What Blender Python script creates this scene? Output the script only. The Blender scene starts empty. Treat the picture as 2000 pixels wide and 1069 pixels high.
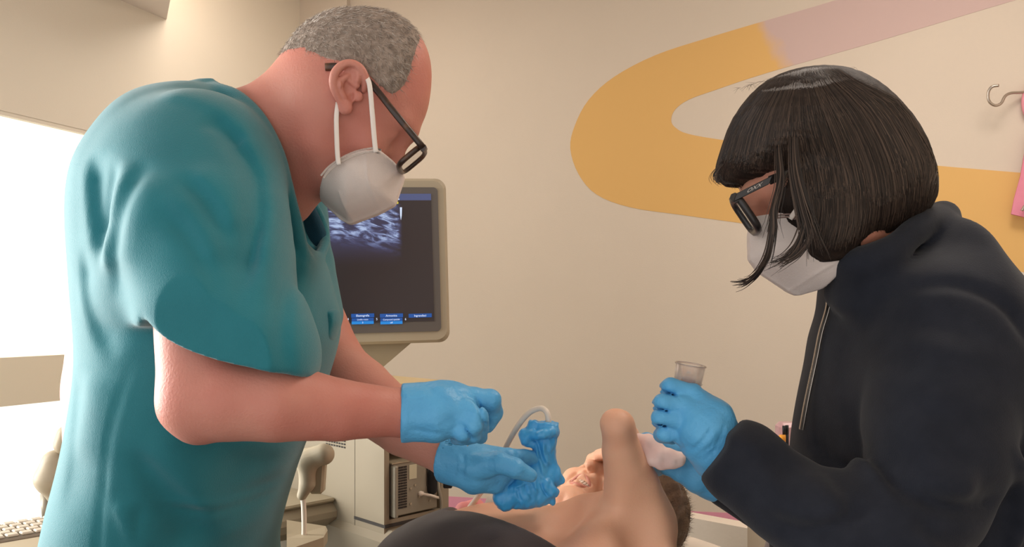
import bpy, math, random
import numpy as np
from mathutils import Vector, Matrix
random.seed(4)
rng = np.random.default_rng(7)

# ------------------------------------------------------------------ camera, world, light, exposure
F = 1570.0            # focal length in pixels of the 2000 px wide frame
CZ = 1.30             # camera height
HV = 615.0            # image row of the horizon
S = bpy.context.scene
col = S.collection
cam_d = bpy.data.cameras.new('camera'); cam = bpy.data.objects.new('camera', cam_d); col.objects.link(cam)
cam_d.sensor_width = 36.0; cam_d.lens = 36.0 * F / 2000.0
cam_d.shift_y = (HV - 534.5) / 2000.0
cam_d.clip_start = 0.05
cam.location = (0, 0, CZ); cam.rotation_euler = (math.pi / 2, 0, 0)
S.camera = cam
S.view_settings.view_transform = 'Standard'
S.view_settings.look = 'None'
S.view_settings.gamma = 1.0
S.view_settings.use_curve_mapping = False
S.view_settings.exposure = 0.0
w = bpy.data.worlds.new('world'); S.world = w; w.use_nodes = True
bg = w.node_tree.nodes['Background']; bg.inputs[0].default_value = (1.0, 0.965, 0.935, 1); bg.inputs[1].default_value = 1.3

def area(name, loc, target, size, power, color, sizey=None):
    d = bpy.data.lights.new(name, 'AREA'); d.energy = power; d.color = color; d.size = size
    if sizey: d.shape = 'RECTANGLE'; d.size_y = sizey
    o = bpy.data.objects.new(name, d); col.objects.link(o); o.location = loc
    o.rotation_euler = (Vector(target) - Vector(loc)).to_track_quat('-Z', 'Y').to_euler()
    return o
area('ceiling_light_glow', (1.0, 1.45, 2.62), (1.0, 1.6, 0), 0.6, 11, (1.0, 0.93, 0.86))
wd_ = area('window_daylight', (-1.62, 1.22, 1.42), (-.6, 1.02, 1.25), 0.9, 19, (1.0, 0.98, 0.93), 1.1); wd_.data.spread = math.radians(95)
area('left_wall_fill', (-0.75, 2.5, 2.62), (-0.95, 2.7, 0), 0.5, 4, (1.0, 0.94, 0.86))  # added fill without a known source, brightens the left and back walls
area('wall_lamp_glow', (-1.12, 2.55, 2.50), (-1.25, 3.0, 2.1), 0.2, 0.9, (1.0, 0.84, 0.66))

def V(u, v, Y):
    return np.array([(u - 1000.0) / F * Y, Y, CZ - (v - HV) / F * Y])

# ------------------------------------------------------------------ materials
def srgb(c):
    return tuple(((x / 255.0) / 12.92 if x / 255.0 <= 0.04045 else ((x / 255.0 + 0.055) / 1.055) ** 2.4) for x in c) + (1.0,)
def mat(name, c, rough=0.6, c2=None, scale=8.0, bump=0.0, bscale=200.0, spec=0.3, metal=0.0, sss=0.0, emit=None, estr=0.0,
        trans=0.0, alpha=1.0, detail=3.0, sheen=0.0, coat=0.0, stretch=None, ramp=(0.35, 0.65)):
    m = bpy.data.materials.new(name); m.use_nodes = True
    nt = m.node_tree; b = nt.nodes['Principled BSDF']
    b.inputs['Base Color'].default_value = srgb(c)
    b.inputs['Roughness'].default_value = rough; b.inputs['Metallic'].default_value = metal
    b.inputs['Specular IOR Level'].default_value = spec
    if sss: b.inputs['Subsurface Weight'].default_value = sss; b.inputs['Subsurface Radius'].default_value = (1, .35, .2); b.inputs['Subsurface Scale'].default_value = 0.006
    if trans: b.inputs['Transmission Weight'].default_value = trans
    if sheen: b.inputs['Sheen Weight'].default_value = sheen; b.inputs['Sheen Roughness'].default_value = .5
    if coat: b.inputs['Coat Weight'].default_value = coat
    b.inputs['Alpha'].default_value = alpha
    if emit: b.inputs['Emission Color'].default_value = srgb(emit); b.inputs['Emission Strength'].default_value = estr
    tc = nt.nodes.new('ShaderNodeTexCoord')
    src = tc.outputs['Object']
    if stretch:
        mp = nt.nodes.new('ShaderNodeMapping'); mp.inputs['Scale'].default_value = stretch; nt.links.new(src, mp.inputs[0]); src = mp.outputs[0]
    if c2:
        n = nt.nodes.new('ShaderNodeTexNoise'); n.inputs['Scale'].default_value = scale; n.inputs['Detail'].default_value = detail
        r = nt.nodes.new('ShaderNodeValToRGB'); r.color_ramp.elements[0].position = ramp[0]; r.color_ramp.elements[1].position = ramp[1]
        r.color_ramp.elements[0].color = srgb(c); r.color_ramp.elements[1].color = srgb(c2)
        nt.links.new(src, n.inputs['Vector']); nt.links.new(n.outputs['Fac'], r.inputs[0]); nt.links.new(r.outputs[0], b.inputs['Base Color'])
    if bump:
        n = nt.nodes.new('ShaderNodeTexNoise'); n.inputs['Scale'].default_value = bscale; n.inputs['Detail'].default_value = 2
        bp = nt.nodes.new('ShaderNodeBump'); bp.inputs['Strength'].default_value = bump; bp.inputs['Distance'].default_value = 0.002
        nt.links.new(src, n.inputs['Vector']); nt.links.new(n.outputs['Fac'], bp.inputs['Height']); nt.links.new(bp.outputs[0], b.inputs['Normal'])
    return m

M = dict(
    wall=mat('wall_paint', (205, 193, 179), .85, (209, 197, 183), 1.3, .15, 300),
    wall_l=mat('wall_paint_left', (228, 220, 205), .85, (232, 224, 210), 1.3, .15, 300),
    ceil=mat('ceiling_paint', (225, 215, 205), .9, (228, 219, 210), 2),
    floor=mat('floor_vinyl', (150, 140, 128), .5, (140, 130, 118), 30),
    skin=mat('skin_ruddy', (202, 142, 126), .5, (192, 122, 108), 9, .25, 350, sss=.15),
    skin_w=mat('skin_woman', (206, 148, 124), .5, (196, 134, 112), 12, .15, 350, sss=.15),
    skin_p=mat('skin_patient', (230, 180, 150), .5, (224, 168, 140), 7, .15, 300, sss=.15),
    scrub=mat('scrub_cloth', (26, 112, 124), .75, (30, 118, 130), 12, .35, 900, sheen=.3),
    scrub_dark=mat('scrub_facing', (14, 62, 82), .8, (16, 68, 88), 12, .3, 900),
    glove=mat('nitrile', (84, 164, 216), .45, (92, 172, 222), 30, .45, 220, spec=.35),
    cover=mat('nitrile_loose', (58, 154, 216), .38, (74, 166, 222), 40, .3, 140, spec=.5),
    mask=mat('mask_fabric', (226, 214, 208), .85, (219, 206, 200), 25, .3, 700),
    strap=mat('elastic', (232, 222, 214), .8),
    hair_g=mat('hair_grey', (160, 144, 132), .7, (126, 112, 101), 120, .6, 500),
    hair_gs=mat('hair_grey_strand', (184, 172, 160), .6, (124, 110, 99), 90),
    hair_d=mat('hair_dark', (44, 34, 29), .65, (34, 26, 23), 40, .3, 200, spec=.15, stretch=(4, 4, .6)),
    hair_ds=mat('hair_dark_strand', (72, 57, 49), .5, (38, 30, 26), 45, spec=.35),
    hair_p=mat('hair_patient', (104, 84, 66), .6, (78, 62, 50), 60, .5, 200),
    jacket=mat('fleece_navy', (31, 34, 43), .9, (36, 39, 48), 40, .22, 900, sheen=.1, spec=.15),
    top=mat('black_knit', (56, 45, 45), .85, (61, 50, 49), 30, .2, 900, sheen=.2),
    frame_t=mat('tortoise', (50, 34, 26), .3, (96, 62, 38), 60, spec=.5, ramp=(.5, .7)),
    frame_b=mat('black_acetate', (34, 30, 30), .35, spec=.5),
    lens=mat('lens', (225, 232, 235), .05, trans=1.0, spec=.5),
    letter=mat('lettering_pale', (176, 168, 160), .6),
    plastic=mat('ivory_plastic', (170, 158, 137), .5, (166, 154, 133), 3, .05, 300),
    plastic2=mat('beige_plastic', (164, 151, 128), .5, (160, 147, 124), 3),
    cart=mat('cart_plastic', (148, 137, 118), .55, (144, 133, 114), 3),
    bezel=mat('bezel_grey', (98, 92, 88), .45),
    metal=mat('grey_metal', (150, 143, 128), .45, (142, 135, 121), 20, metal=.2),
    darkgrey=mat('dark_grey', (58, 54, 52), .6),
    black=mat('black_plastic', (30, 30, 33), .5),
    key=mat('key_cap', (190, 180, 164), .55),
    keybed=mat('key_bed', (136, 126, 112), .6),
    paper=mat('paper_label', (196, 190, 164), .8),
    cable=mat('cable', (226, 214, 200), .5),
    steel=mat('steel', (180, 170, 160), .3, metal=.9),
    pinkp=mat('pink_enamel', (216, 142, 156), .5),
    pinkc=mat('pink_cloth', (218, 138, 160), .8, (212, 130, 152), 20),
    clear=mat('clear_plastic', (238, 232, 232), .08, trans=.95, alpha=.55),
    clearp=mat('pink_clear', (214, 160, 176), .2, trans=.6, alpha=.6),
    orange=mat('orange_plastic', (224, 150, 50), .5),
    white=mat('white_sheet', (226, 216, 204), .85, (220, 210, 198), 6, .3, 60),
    vinyl=mat('bed_vinyl', (150, 144, 146), .5),
    tissue=mat('tissue', (236, 214, 208), .9, (228, 196, 190), 30, .5, 60),
    teeth=mat('teeth', (236, 226, 212), .35), mouth=mat('mouth_dark', (96, 42, 40), .6),
    lip=mat('lips', (212, 146, 128), .5, (204, 134, 118), 60),
    trouser_n=mat('navy_trousers', (36, 40, 52), .8), shoe=mat('shoe_white', (210, 206, 200), .6),
)

def shade_attr(m, lo, hi):                  # colour varies from strand to strand
    nt = m.node_tree; a = nt.nodes.new('ShaderNodeAttribute'); a.attribute_name = 'tone'; r = nt.nodes.new('ShaderNodeValToRGB')
    r.color_ramp.elements[0].color = srgb(lo); r.color_ramp.elements[1].color = srgb(hi)
    nt.links.new(a.outputs['Fac'], r.inputs[0]); nt.links.new(r.outputs[0], nt.nodes['Principled BSDF'].inputs['Base Color'])
def tone_mesh(o, per, seed=1):              # one random tone for each run of `per` vertices (a list of counts)
    at = o.data.attributes.new('tone', 'FLOAT', 'POINT'); r = np.random.default_rng(seed); out = np.concatenate([np.full(n, r.random() ** 1.8) for n in per]) if isinstance(per, list) else np.repeat(r.random(len(o.data.vertices) // per + 1) ** 1.3, per)[:len(o.data.vertices)]
    at.data.foreach_set('value', out.astype(np.float32))
shade_attr(M['hair_ds'], (32, 25, 22), (84, 68, 58)); shade_attr(M['hair_gs'], (112, 98, 88), (214, 203, 192))
# ------------------------------------------------------------------ object plumbing
def thing(name, label, cat, loc=(0, 0, 0), group=None):
    o = bpy.data.objects.new(name, None); o.empty_display_size = .05; col.objects.link(o); o.location = loc
    o['label'] = label; o['category'] = cat
    if group: o['group'] = group
    return o
def world_loc(o):
    v = Vector(o.location); p = o.parent
    return v
def link(name, me, m, parent=None, label=None, cat=None, group=None, kind=None, smooth=True):
    o = bpy.data.objects.new(name, me); col.objects.link(o)
    if m is not None: me.materials.append(m)
    if smooth and len(me.polygons): me.polygons.foreach_set('use_smooth', [True] * len(me.polygons))
    if parent is not None:
        o.parent = parent
        root = parent
        off = Vector((0, 0, 0))
        while root is not None: off += Vector(root.location); root = root.parent
        o.matrix_parent_inverse = Matrix.Identity(4)
        o.location = -off
    if label: o['label'] = label
    if cat: o['category'] = cat
    if group: o['group'] = group
    if kind: o['kind'] = kind
    return o
def mesh_np(v, quads):
    me = bpy.data.meshes.new('m'); v = np.asarray(v, np.float32); quads = np.asarray(quads, np.int32)
    n = quads.shape[1]
    me.vertices.add(len(v)); me.vertices.foreach_set('co', v.ravel())
    me.loops.add(quads.size); me.loops.foreach_set('vertex_index', quads.ravel())
    me.polygons.add(len(quads)); me.polygons.foreach_set('loop_start', np.arange(0, quads.size, n, dtype=np.int32))
    me.update(calc_edges=True); me.validate()
    return me

class MB:                                   # plain polygon builder
    def __init__(s): s.v = []; s.f = []
    def add(s, vs, fs):
        k = len(s.v); s.v += [tuple(p) for p in vs]; s.f += [tuple(i + k for i in f) for f in fs]; return s
    def box(s, c, ax, ay, az, b=0.0):       # centre and three half-axis vectors, chamfer b
        c = np.array(c, float); A = [np.array(a, float) for a in (ax, ay, az)]
        L = [np.linalg.norm(a) for a in A]; U = [a / l for a, l in zip(A, L)]
        if b <= 0:
            vs = [c + i * A[0] + j * A[1] + k * A[2] for i in (-1, 1) for j in (-1, 1) for k in (-1, 1)]
            return s.add(vs, [(0, 1, 3, 2), (4, 6, 7, 5), (0, 4, 5, 1), (2, 3, 7, 6), (0, 2, 6, 4), (1, 5, 7, 3)])
        b = min(b, .45 * 2 * min(L)); vs = []; idx = {}
        for i in (-1, 1):
            for j in (-1, 1):
                for k in (-1, 1):
                    for a in range(3):
                        p = c.copy()
                        for q, sgn in enumerate((i, j, k)):
                            p = p + sgn * U[q] * (L[q] if q == a else L[q] - b)
                        idx[(i, j, k, a)] = len(vs); vs.append(p)
        fs = []
        o = (-1, 1)
        for sgn in o:
            fs.append([idx[(sgn, j, k, 0)] for j, k in ((-1, -1), (1, -1), (1, 1), (-1, 1))])
            fs.append([idx[(i, sgn, k, 1)] for i, k in ((-1, -1), (1, -1), (1, 1), (-1, 1))])
            fs.append([idx[(i, j, sgn, 2)] for i, j in ((-1, -1), (1, -1), (1, 1), (-1, 1))])
        for p in o:
            for q in o:
                fs.append([idx[(-1, p, q, 1)], idx[(1, p, q, 1)], idx[(1, p, q, 2)], idx[(-1, p, q, 2)]])
                fs.append([idx[(p, -1, q, 0)], idx[(p, 1, q, 0)], idx[(p, 1, q, 2)], idx[(p, -1, q, 2)]])
                fs.append([idx[(p, q, -1, 0)], idx[(p, q, 1, 0)], idx[(p, q, 1, 1)], idx[(p, q, -1, 1)]])
        for i in o:
            for j in o:
                for k in o: fs.append([idx[(i, j, k, a)] for a in range(3)])
        return s.add(vs, fs)
    def tube(s, pts, r, n=10, cap=True, flat=1.0, up=None):
        pts = [np.array(p, float) for p in pts]; N = len(pts)
        rs = [r] * N if np.isscalar(r) else list(r)
        base = len(s.v); prev = None
        for i, p in enumerate(pts):
            t = pts[min(i + 1, N - 1)] - pts[max(i - 1, 0)]; t = t / (np.linalg.norm(t) + 1e-9)
            if prev is None:
                ref = np.array(up, float) if up is not None else (np.array([0, 0, 1.]) if abs(t[2]) < .9 else np.array([0, 1., 0]))
            else: ref = prev
            a = ref - t * np.dot(ref, t); a = a / (np.linalg.norm(a) + 1e-9); prev = a; b = np.cross(t, a)
            for k in range(n):
                th = 2 * math.pi * k / n
                s.v.append(tuple(p + rs[i] * (math.cos(th) * a + flat * math.sin(th) * b)))
        for i in range(N - 1):
            for k in range(n):
                k2 = (k + 1) % n
                s.f.append((base + i * n + k, base + i * n + k2, base + (i + 1) * n + k2, base + (i + 1) * n + k))
        if cap:
            s.f.append(tuple(base + k for k in range(n))[::-1]); s.f.append(tuple(base + (N - 1) * n + k for k in range(n)))
        return s
    def prism(s, poly, n):                  # closed planar outline pushed along n
        N = len(poly); a = [np.array(p, float) for p in poly]; n = np.array(n, float)
        s.add(a + [p + n for p in a], [tuple(range(N))[::-1], tuple(range(N, 2 * N))] + [(i, (i + 1) % N, (i + 1) % N + N, i + N) for i in range(N)])
        return s
    def build(s, name, m, parent=None, smooth=False, **kw):
        me = bpy.data.meshes.new(name); me.from_pydata(s.v, [], s.f); me.update()
        import bmesh
        bm = bmesh.new(); bm.from_mesh(me); bmesh.ops.recalc_face_normals(bm, faces=bm.faces); bm.to_mesh(me); bm.free()
        return link(name, me, m, parent, smooth=smooth, **kw)
def bez(pts, n=8):                          # Catmull-Rom through points
    P = [np.array(p, float) for p in pts]; P = [2 * P[0] - P[1]] + P + [2 * P[-1] - P[-2]]; out = []
    for i in range(1, len(P) - 2):
        for k in range(n):
            t = k / n
            out.append(.5 * ((2 * P[i]) + (-P[i - 1] + P[i + 1]) * t + (2 * P[i - 1] - 5 * P[i] + 4 * P[i + 1] - P[i + 2]) * t * t + (-P[i - 1] + 3 * P[i] - 3 * P[i + 1] + P[i + 2]) * t ** 3))
    out.append(P[-2]); return out
def join_mesh(o, other):                    # adds another mesh's surface to an object's own mesh
    import bmesh
    bm = bmesh.new(); bm.from_mesh(o.data); bm.from_mesh(other)
    for f in bm.faces: f.smooth = True
    bm.to_mesh(o.data); bm.free(); bpy.data.meshes.remove(other)
def text_obj(name, s, size, origin, right, up, m, parent, lift=.0006):
    cu = bpy.data.curves.new('t', 'FONT'); cu.body = s; cu.size = size; cu.align_x = 'CENTER'; cu.align_y = 'CENTER'; cu.offset = size * .012; cu.extrude = .0002; cu.resolution_u = 3
    o = bpy.data.objects.new('t', cu); col.objects.link(o)
    dg = bpy.context.evaluated_depsgraph_get(); me = bpy.data.meshes.new_from_object(o.evaluated_get(dg))
    bpy.data.objects.remove(o)
    r = np.array(right, float); u = np.array(up, float); r /= np.linalg.norm(r); u /= np.linalg.norm(u); nrm = np.cross(r, u)
    for v in me.vertices:
        p = np.array(origin) + r * v.co.x + u * v.co.y + nrm * (v.co.z + lift); v.co = p
    me.materials.clear()
    return link(name, me, m, parent, smooth=False)

# ------------------------------------------------------------------ implicit surfaces
BIG = 0.5
def smin(a, b, k):
    if k <= 0: return np.minimum(a, b)
    h = np.clip(.5 + .5 * (b - a) / k, 0, 1); return b * (1 - h) + a * h - k * h * (1 - h)
def smax(a, b, k): return -smin(-a, -b, k)
class Field:
    def __init__(s, lo, hi, h):
        lo, hi = np.minimum(lo, hi), np.maximum(lo, hi)
        s.lo = np.array(lo, float); s.h = h
        n = [int(math.ceil((b - a) / h)) + 1 for a, b in zip(lo, hi)]
        s.x = (s.lo[0] + h * np.arange(n[0])).astype(np.float32)[:, None, None]
        s.y = (s.lo[1] + h * np.arange(n[1])).astype(np.float32)[None, :, None]
        s.z = (s.lo[2] + h * np.arange(n[2])).astype(np.float32)[None, None, :]
        s.n = n; s.f = np.full(n, BIG, np.float32)
    def sl(s, lo, hi):
        r = []
        for i in range(3):
            a = int(np.clip(math.floor((lo[i] - s.lo[i]) / s.h), 0, s.n[i])); b = int(np.clip(math.ceil((hi[i] - s.lo[i]) / s.h) + 1, 0, s.n[i])); r.append(slice(a, b))
        return tuple(r)
    def op(s, fn, lo, hi, k=.01, mode='add'):
        q = s.sl(lo, hi)
        if any(a.stop <= a.start for a in q): return s
        d = fn(s.x[q[0]], s.y[:, q[1]], s.z[:, :, q[2]]).astype(np.float32)
        if mode == 'add': s.f[q] = smin(s.f[q], d, k)
        elif mode == 'sub': s.f[q] = smax(s.f[q], -d, k)
        return s
    def cap(s, a, b, ra, rb=None, k=.01, mode='add'):
        rb = ra if rb is None else rb; a = np.array(a, float); b = np.array(b, float); m = max(ra, rb) + k * 1.2 + .02
        return s.op(lambda x, y, z: d_cap(x, y, z, a, b, ra, rb), np.minimum(a, b) - m, np.maximum(a, b) + m, k, mode)
    def chain(s, pts, rs, k=.01, mode='add'):
        for i in range(len(pts) - 1): s.cap(pts[i], pts[i + 1], rs[i], rs[i + 1], k if i == 0 else min(k, .004) if mode == 'add' else k, mode)
        return s
    def ell(s, c, r, R=None, k=.01, mode='add'):
        c = np.array(c, float); r = np.array(r, float); m = r.max() + k * 1.2 + .02
        return s.op(lambda x, y, z: d_ell(x, y, z, c, r, R), c - m, c + m, k, mode)
    def whole(s, fn): s.f = fn(s.x, s.y, s.z, s.f).astype(np.float32); return s
    def half(s, p, n, k=.002):              # keep the side opposite to n
        n = np.array(n, float); n /= np.linalg.norm(n)
        s.f = smax(s.f, (s.x - p[0]) * n[0] + (s.y - p[1]) * n[1] + (s.z - p[2]) * n[2], k).astype(np.float32); return s
    def blur(s, it=1):
        for _ in range(it):
            for ax in range(3):
                f = s.f; g = f.copy(); a = [slice(None)] * 3; b = [slice(None)] * 3; c = [slice(None)] * 3
                a[ax] = slice(0, -2); b[ax] = slice(2, None); c[ax] = slice(1, -1)
                g[tuple(c)] = .25 * f[tuple(a)] + .5 * f[tuple(c)] + .25 * f[tuple(b)]; s.f = g
        return s
    def mesh(s):
        f = s.f.copy()
        f[0] = f[-1] = BIG; f[:, 0] = f[:, -1] = BIG; f[:, :, 0] = f[:, :, -1] = BIG
        g = f < 0
        cs = np.zeros([n - 1 for n in f.shape], np.int8)
        for i in (0, 1):
            for j in (0, 1):
                for k in (0, 1): cs += g[i:f.shape[0] - 1 + i, j:f.shape[1] - 1 + j, k:f.shape[2] - 1 + k]
        C = np.argwhere((cs > 0) & (cs < 8)); N = len(C)
        if N == 0: raise RuntimeError('empty field')
        acc = np.zeros((N, 3)); cnt = np.zeros(N)
        cor = [(i, j, k) for i in (0, 1) for j in (0, 1) for k in (0, 1)]
        for a in cor:
            for ax in range(3):
                if a[ax]: continue
                b = list(a); b[ax] = 1
                va = f[C[:, 0] + a[0], C[:, 1] + a[1], C[:, 2] + a[2]]; vb = f[C[:, 0] + b[0], C[:, 1] + b[1], C[:, 2] + b[2]]
                mk = (va < 0) != (vb < 0); t = np.where(mk, va / np.where(mk, va - vb, 1), 0)
                p = np.array(a, float)[None, :].repeat(N, 0); p[:, ax] += t
                acc += p * mk[:, None]; cnt += mk
        verts = (C + acc / cnt[:, None]) * s.h + s.lo
        vid = np.full(cs.shape, -1, np.int64); vid[C[:, 0], C[:, 1], C[:, 2]] = np.arange(N)
        quads = []
        for ax in range(3):
            a = [slice(1, -1)] * 3; b = [slice(1, -1)] * 3; a[ax] = slice(0, -1); b[ax] = slice(1, None)
            sa = g[tuple(a)]; sb = g[tuple(b)]; E = np.argwhere(sa != sb)
            st = sa[E[:, 0], E[:, 1], E[:, 2]]
            off = np.ones(3, int); off[ax] = 0; E = E + off
            o1, o2 = [(1, 2), (2, 0), (0, 1)][ax]
            def at(d1, d2):
                q = E.copy(); q[:, o1] -= d1; q[:, o2] -= d2; return vid[q[:, 0], q[:, 1], q[:, 2]]
            Q = np.stack([at(1, 1), at(0, 1), at(0, 0), at(1, 0)], 1)
            Q[~st] = Q[~st][:, ::-1]
            quads.append(Q)
        Q = np.concatenate(quads); Q = Q[(Q >= 0).all(1)]
        return mesh_np(verts, Q)
    def build(s, name, m, parent=None, **kw):
        return link(name, s.mesh(), m, parent, **kw)
def Fb(pts, pad, h):
    P = np.array(pts); return Field(P.min(0) - pad, P.max(0) + pad, h)
def d_cap(x, y, z, a, b, ra, rb):
    ba = b - a; L = float(ba @ ba) + 1e-12
    px, py, pz = x - a[0], y - a[1], z - a[2]
    h = np.clip((px * ba[0] + py * ba[1] + pz * ba[2]) / L, 0, 1)
    return np.sqrt((px - h * ba[0]) ** 2 + (py - h * ba[1]) ** 2 + (pz - h * ba[2]) ** 2) - (ra + (rb - ra) * h)
def d_ell(x, y, z, c, r, R=None):
    px, py, pz = x - c[0], y - c[1], z - c[2]
    if R is not None:                       # rows of R are the local axes
        px, py, pz = R[0][0] * px + R[0][1] * py + R[0][2] * pz, R[1][0] * px + R[1][1] * py + R[1][2] * pz, R[2][0] * px + R[2][1] * py + R[2][2] * pz
    k0 = np.sqrt((px / r[0]) ** 2 + (py / r[1]) ** 2 + (pz / r[2]) ** 2); k1 = np.sqrt((px / r[0] ** 2) ** 2 + (py / r[1] ** 2) ** 2 + (pz / r[2] ** 2) ** 2) + 1e-9
    return k0 * (k0 - 1) / k1
def poly2(x, z, pts):                       # signed distance to a closed outline, inside negative; x (nx,1) z (1,nz)
    P = np.array(pts, float); d = np.full(np.broadcast(x, z).shape, 1e9); ins = np.zeros(d.shape, bool)
    for i in range(len(P)):
        a = P[i]; b = P[(i + 1) % len(P)]; e = b - a; wx = x - a[0]; wz = z - a[1]
        t = np.clip((wx * e[0] + wz * e[1]) / (e @ e + 1e-12), 0, 1)
        d = np.minimum(d, (wx - t * e[0]) ** 2 + (wz - t * e[1]) ** 2)
        if a[1] != b[1]:
            c = ((a[1] > z) != (b[1] > z)) & (x < (b[0] - a[0]) * (z - a[1]) / (b[1] - a[1]) + a[0]); ins ^= c
    d = np.sqrt(d); return np.where(ins, -d, d)
def line2(x, z, pts):                       # unsigned distance to an open line and side sign
    P = np.array(pts, float); d = np.full(np.broadcast(x, z).shape, 1e9); tt = np.zeros(d.shape); n = len(P) - 1; sg = np.zeros(d.shape)
    for i in range(n):
        a = P[i]; b = P[i + 1]; e = b - a; wx = x - a[0]; wz = z - a[1]
        t = np.clip((wx * e[0] + wz * e[1]) / (e @ e + 1e-12), 0, 1)
        q = (wx - t * e[0]) ** 2 + (wz - t * e[1]) ** 2; m = q < d
        d = np.where(m, q, d); tt = np.where(m, (i + t) / n, tt); sg = np.where(m, np.sign(wx * e[1] - wz * e[0]), sg)
    return np.sqrt(d), tt, sg
def outline(px, Y, n=6):                    # outline in metres (x, z) at depth Y
    q = [V(u, v, Y) for u, v in px]; q = [(p[0], p[2]) for p in q]
    if n <= 1: return q
    c = bez([q[-1]] + q + [q[0]], n); return c[n:-n - 1] + [c[-n - 1]]
def blur2(d, it):
    for _ in range(it):
        g = d.copy(); g[1:-1] = .25 * d[:-2] + .5 * d[1:-1] + .25 * d[2:]; d = g
        g = d.copy(); g[:, 1:-1] = .25 * d[:, :-2] + .5 * d[:, 1:-1] + .25 * d[:, 2:]; d = g
    return d
def inflate(fl, pts, yc, H, R, B=None, blur=6):   # body of half thickness H round a side outline, rounded over R
    B = H if B is None else B
    d2 = blur2(poly2(fl.x[:, 0], fl.z[0], pts), blur)[:, None, :]
    a = np.maximum(d2 + R, 0) / R; b = np.maximum(np.abs(fl.y - yc) - (H - B), 0) / B
    k = np.sqrt(a * a + b * b)
    return ((k - 1) * min(R, B)).astype(np.float32)
def folds(fl, lst, Y, near=None):           # ridges (+) and grooves (-) along lines drawn on the side of a garment
    D = np.zeros((fl.n[0], fl.n[2]))
    for pts, wd, am in lst:
        q = [V(u, v, Y) for u, v in pts]; q = bez([(p[0], p[2]) for p in q], 6)
        d, t, sg = line2(fl.x[:, 0], fl.z[0], q)
        wv = np.where(sg > 0, wd * .75, wd * (1.9 if wd > .0045 else 1.1)); D += am * np.exp(-(d / wv) ** 2) * np.clip(np.minimum(t, 1 - t) * 5, 0, 1)
    D = D[:, None, :]
    if near is not None: D = D * (1 / (1 + np.exp((fl.y - near) / .02)))
    return D
def surf_y(fl, f, u, v, ys=(.70, 1.3)):        # distance at which the line of sight first meets a body
    for Y in np.arange(ys[0], ys[1], .0015):
        p = V(u, v, Y); i = np.round((p - fl.lo) / fl.h).astype(int)
        if (i >= 0).all() and (i < np.array(f.shape)).all() and f[tuple(i)] < 0: return Y
    return ys[1]
def noise3(x, y, z, fr, seed, n=5, ridged=False):
    r = np.random.default_rng(seed); out = 0
    for i in range(n):
        k = r.normal(size=3); k = k / np.linalg.norm(k) * fr * (.7 + .8 * r.random()); ph = r.random() * 6.28
        v = np.sin(k[0] * x + k[1] * y + k[2] * z + ph); out = out + ((1 - 2 * np.abs(v)) if ridged else v)
    return out / n
# ------------------------------------------------------------------ the room
A0 = np.array([-1.465, 2.3, 0.]); dL = np.array([.4072, .9133, 0]); CR = np.array([-.917, 3.53, 0.]); dB = np.array([.9133, -.4072, 0])
nB = np.array([-.4072, -.9133, 0])         # into the room from the back wall
nL = np.array([.9133, -.4072, 0])          # into the room from the left wall
UP = np.array([0, 0, 1.])
def Bw(u, v, off=0.0):                      # the point of the back wall seen at (u, v)
    k = (u - 1000.) / F; s = (k * 3.53 + .917) / (.9133 + .4072 * k); p = CR + s * dB
    z = CZ - (v - HV) / F * p[1]; return p + nB * off + UP * z
def Lw(u, v):
    k = (u - 1000.) / F; t = (k * 2.3 + 1.465) / (.4459 - k) / (1.0); p = np.array([-1.465 + .4459 * t, 2.3 + t, 0]); return p + UP * (CZ - (v - HV) / F * p[1])
CH = 2.75
def wallbox(name, p, q, z0, z1, n, m, th=.1, **kw):   # slab from p to q standing behind its face
    c = (p + q) / 2 - n * th / 2 + UP * (z0 + z1) / 2
    return MB().box(c, (q - p) / 2, n * th / 2, UP * (z1 - z0) / 2).build(name, m, kind='structure', **kw)
LB = CR + dL * .1
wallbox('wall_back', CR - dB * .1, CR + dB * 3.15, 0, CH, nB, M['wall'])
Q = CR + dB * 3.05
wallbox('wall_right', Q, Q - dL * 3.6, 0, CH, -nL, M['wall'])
# left wall with a tall glazed opening: upper pane, transom band, lower pane
T = lambda t: A0 + dL * t
t0, t1, t2 = -2.6, -1.5, .97
te = 1.347
ztop = 1.886; zb1 = 1.176; zb0 = 1.035; zlow = .25
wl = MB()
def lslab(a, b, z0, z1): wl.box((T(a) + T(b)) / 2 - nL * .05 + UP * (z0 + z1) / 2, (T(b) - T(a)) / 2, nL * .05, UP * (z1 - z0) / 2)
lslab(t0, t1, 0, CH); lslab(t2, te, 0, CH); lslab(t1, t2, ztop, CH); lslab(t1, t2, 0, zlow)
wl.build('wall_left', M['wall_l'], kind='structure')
wg = thing('window_1', 'tall blinded window in the left wall', 'window', tuple(T((t1 + t2) / 2))); del wg['label']; del wg['category']; wg['kind'] = 'structure'
pane = mat('lit_blind', (252, 250, 236), .8, emit=(255, 252, 236), estr=1.0)
pane2 = mat('lit_blind_low', (252, 250, 240), .8, emit=(255, 253, 243), estr=1.1)
def lpane(a, b, z0, z1, dep, th): return MB().box((T(a) + T(b)) / 2 - nL * dep + UP * (z0 + z1) / 2, (T(b) - T(a)) / 2, nL * th, UP * (z1 - z0) / 2)
lpane(t1, t2, zb1, ztop, .03, .004).build('blind', pane, wg)
lpane(t1, t2, zlow, zb0, .03, .004).build('blind', pane2, wg)
lpane(t1, t2, zb0, zb1, .025, .02).build('transom', mat('transom_paint', (244, 236, 216), .7), wg)
lpane(t1, t2, ztop - .012, ztop, .012, .01).build('head_rail', M['wall_l'], wg)
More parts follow.
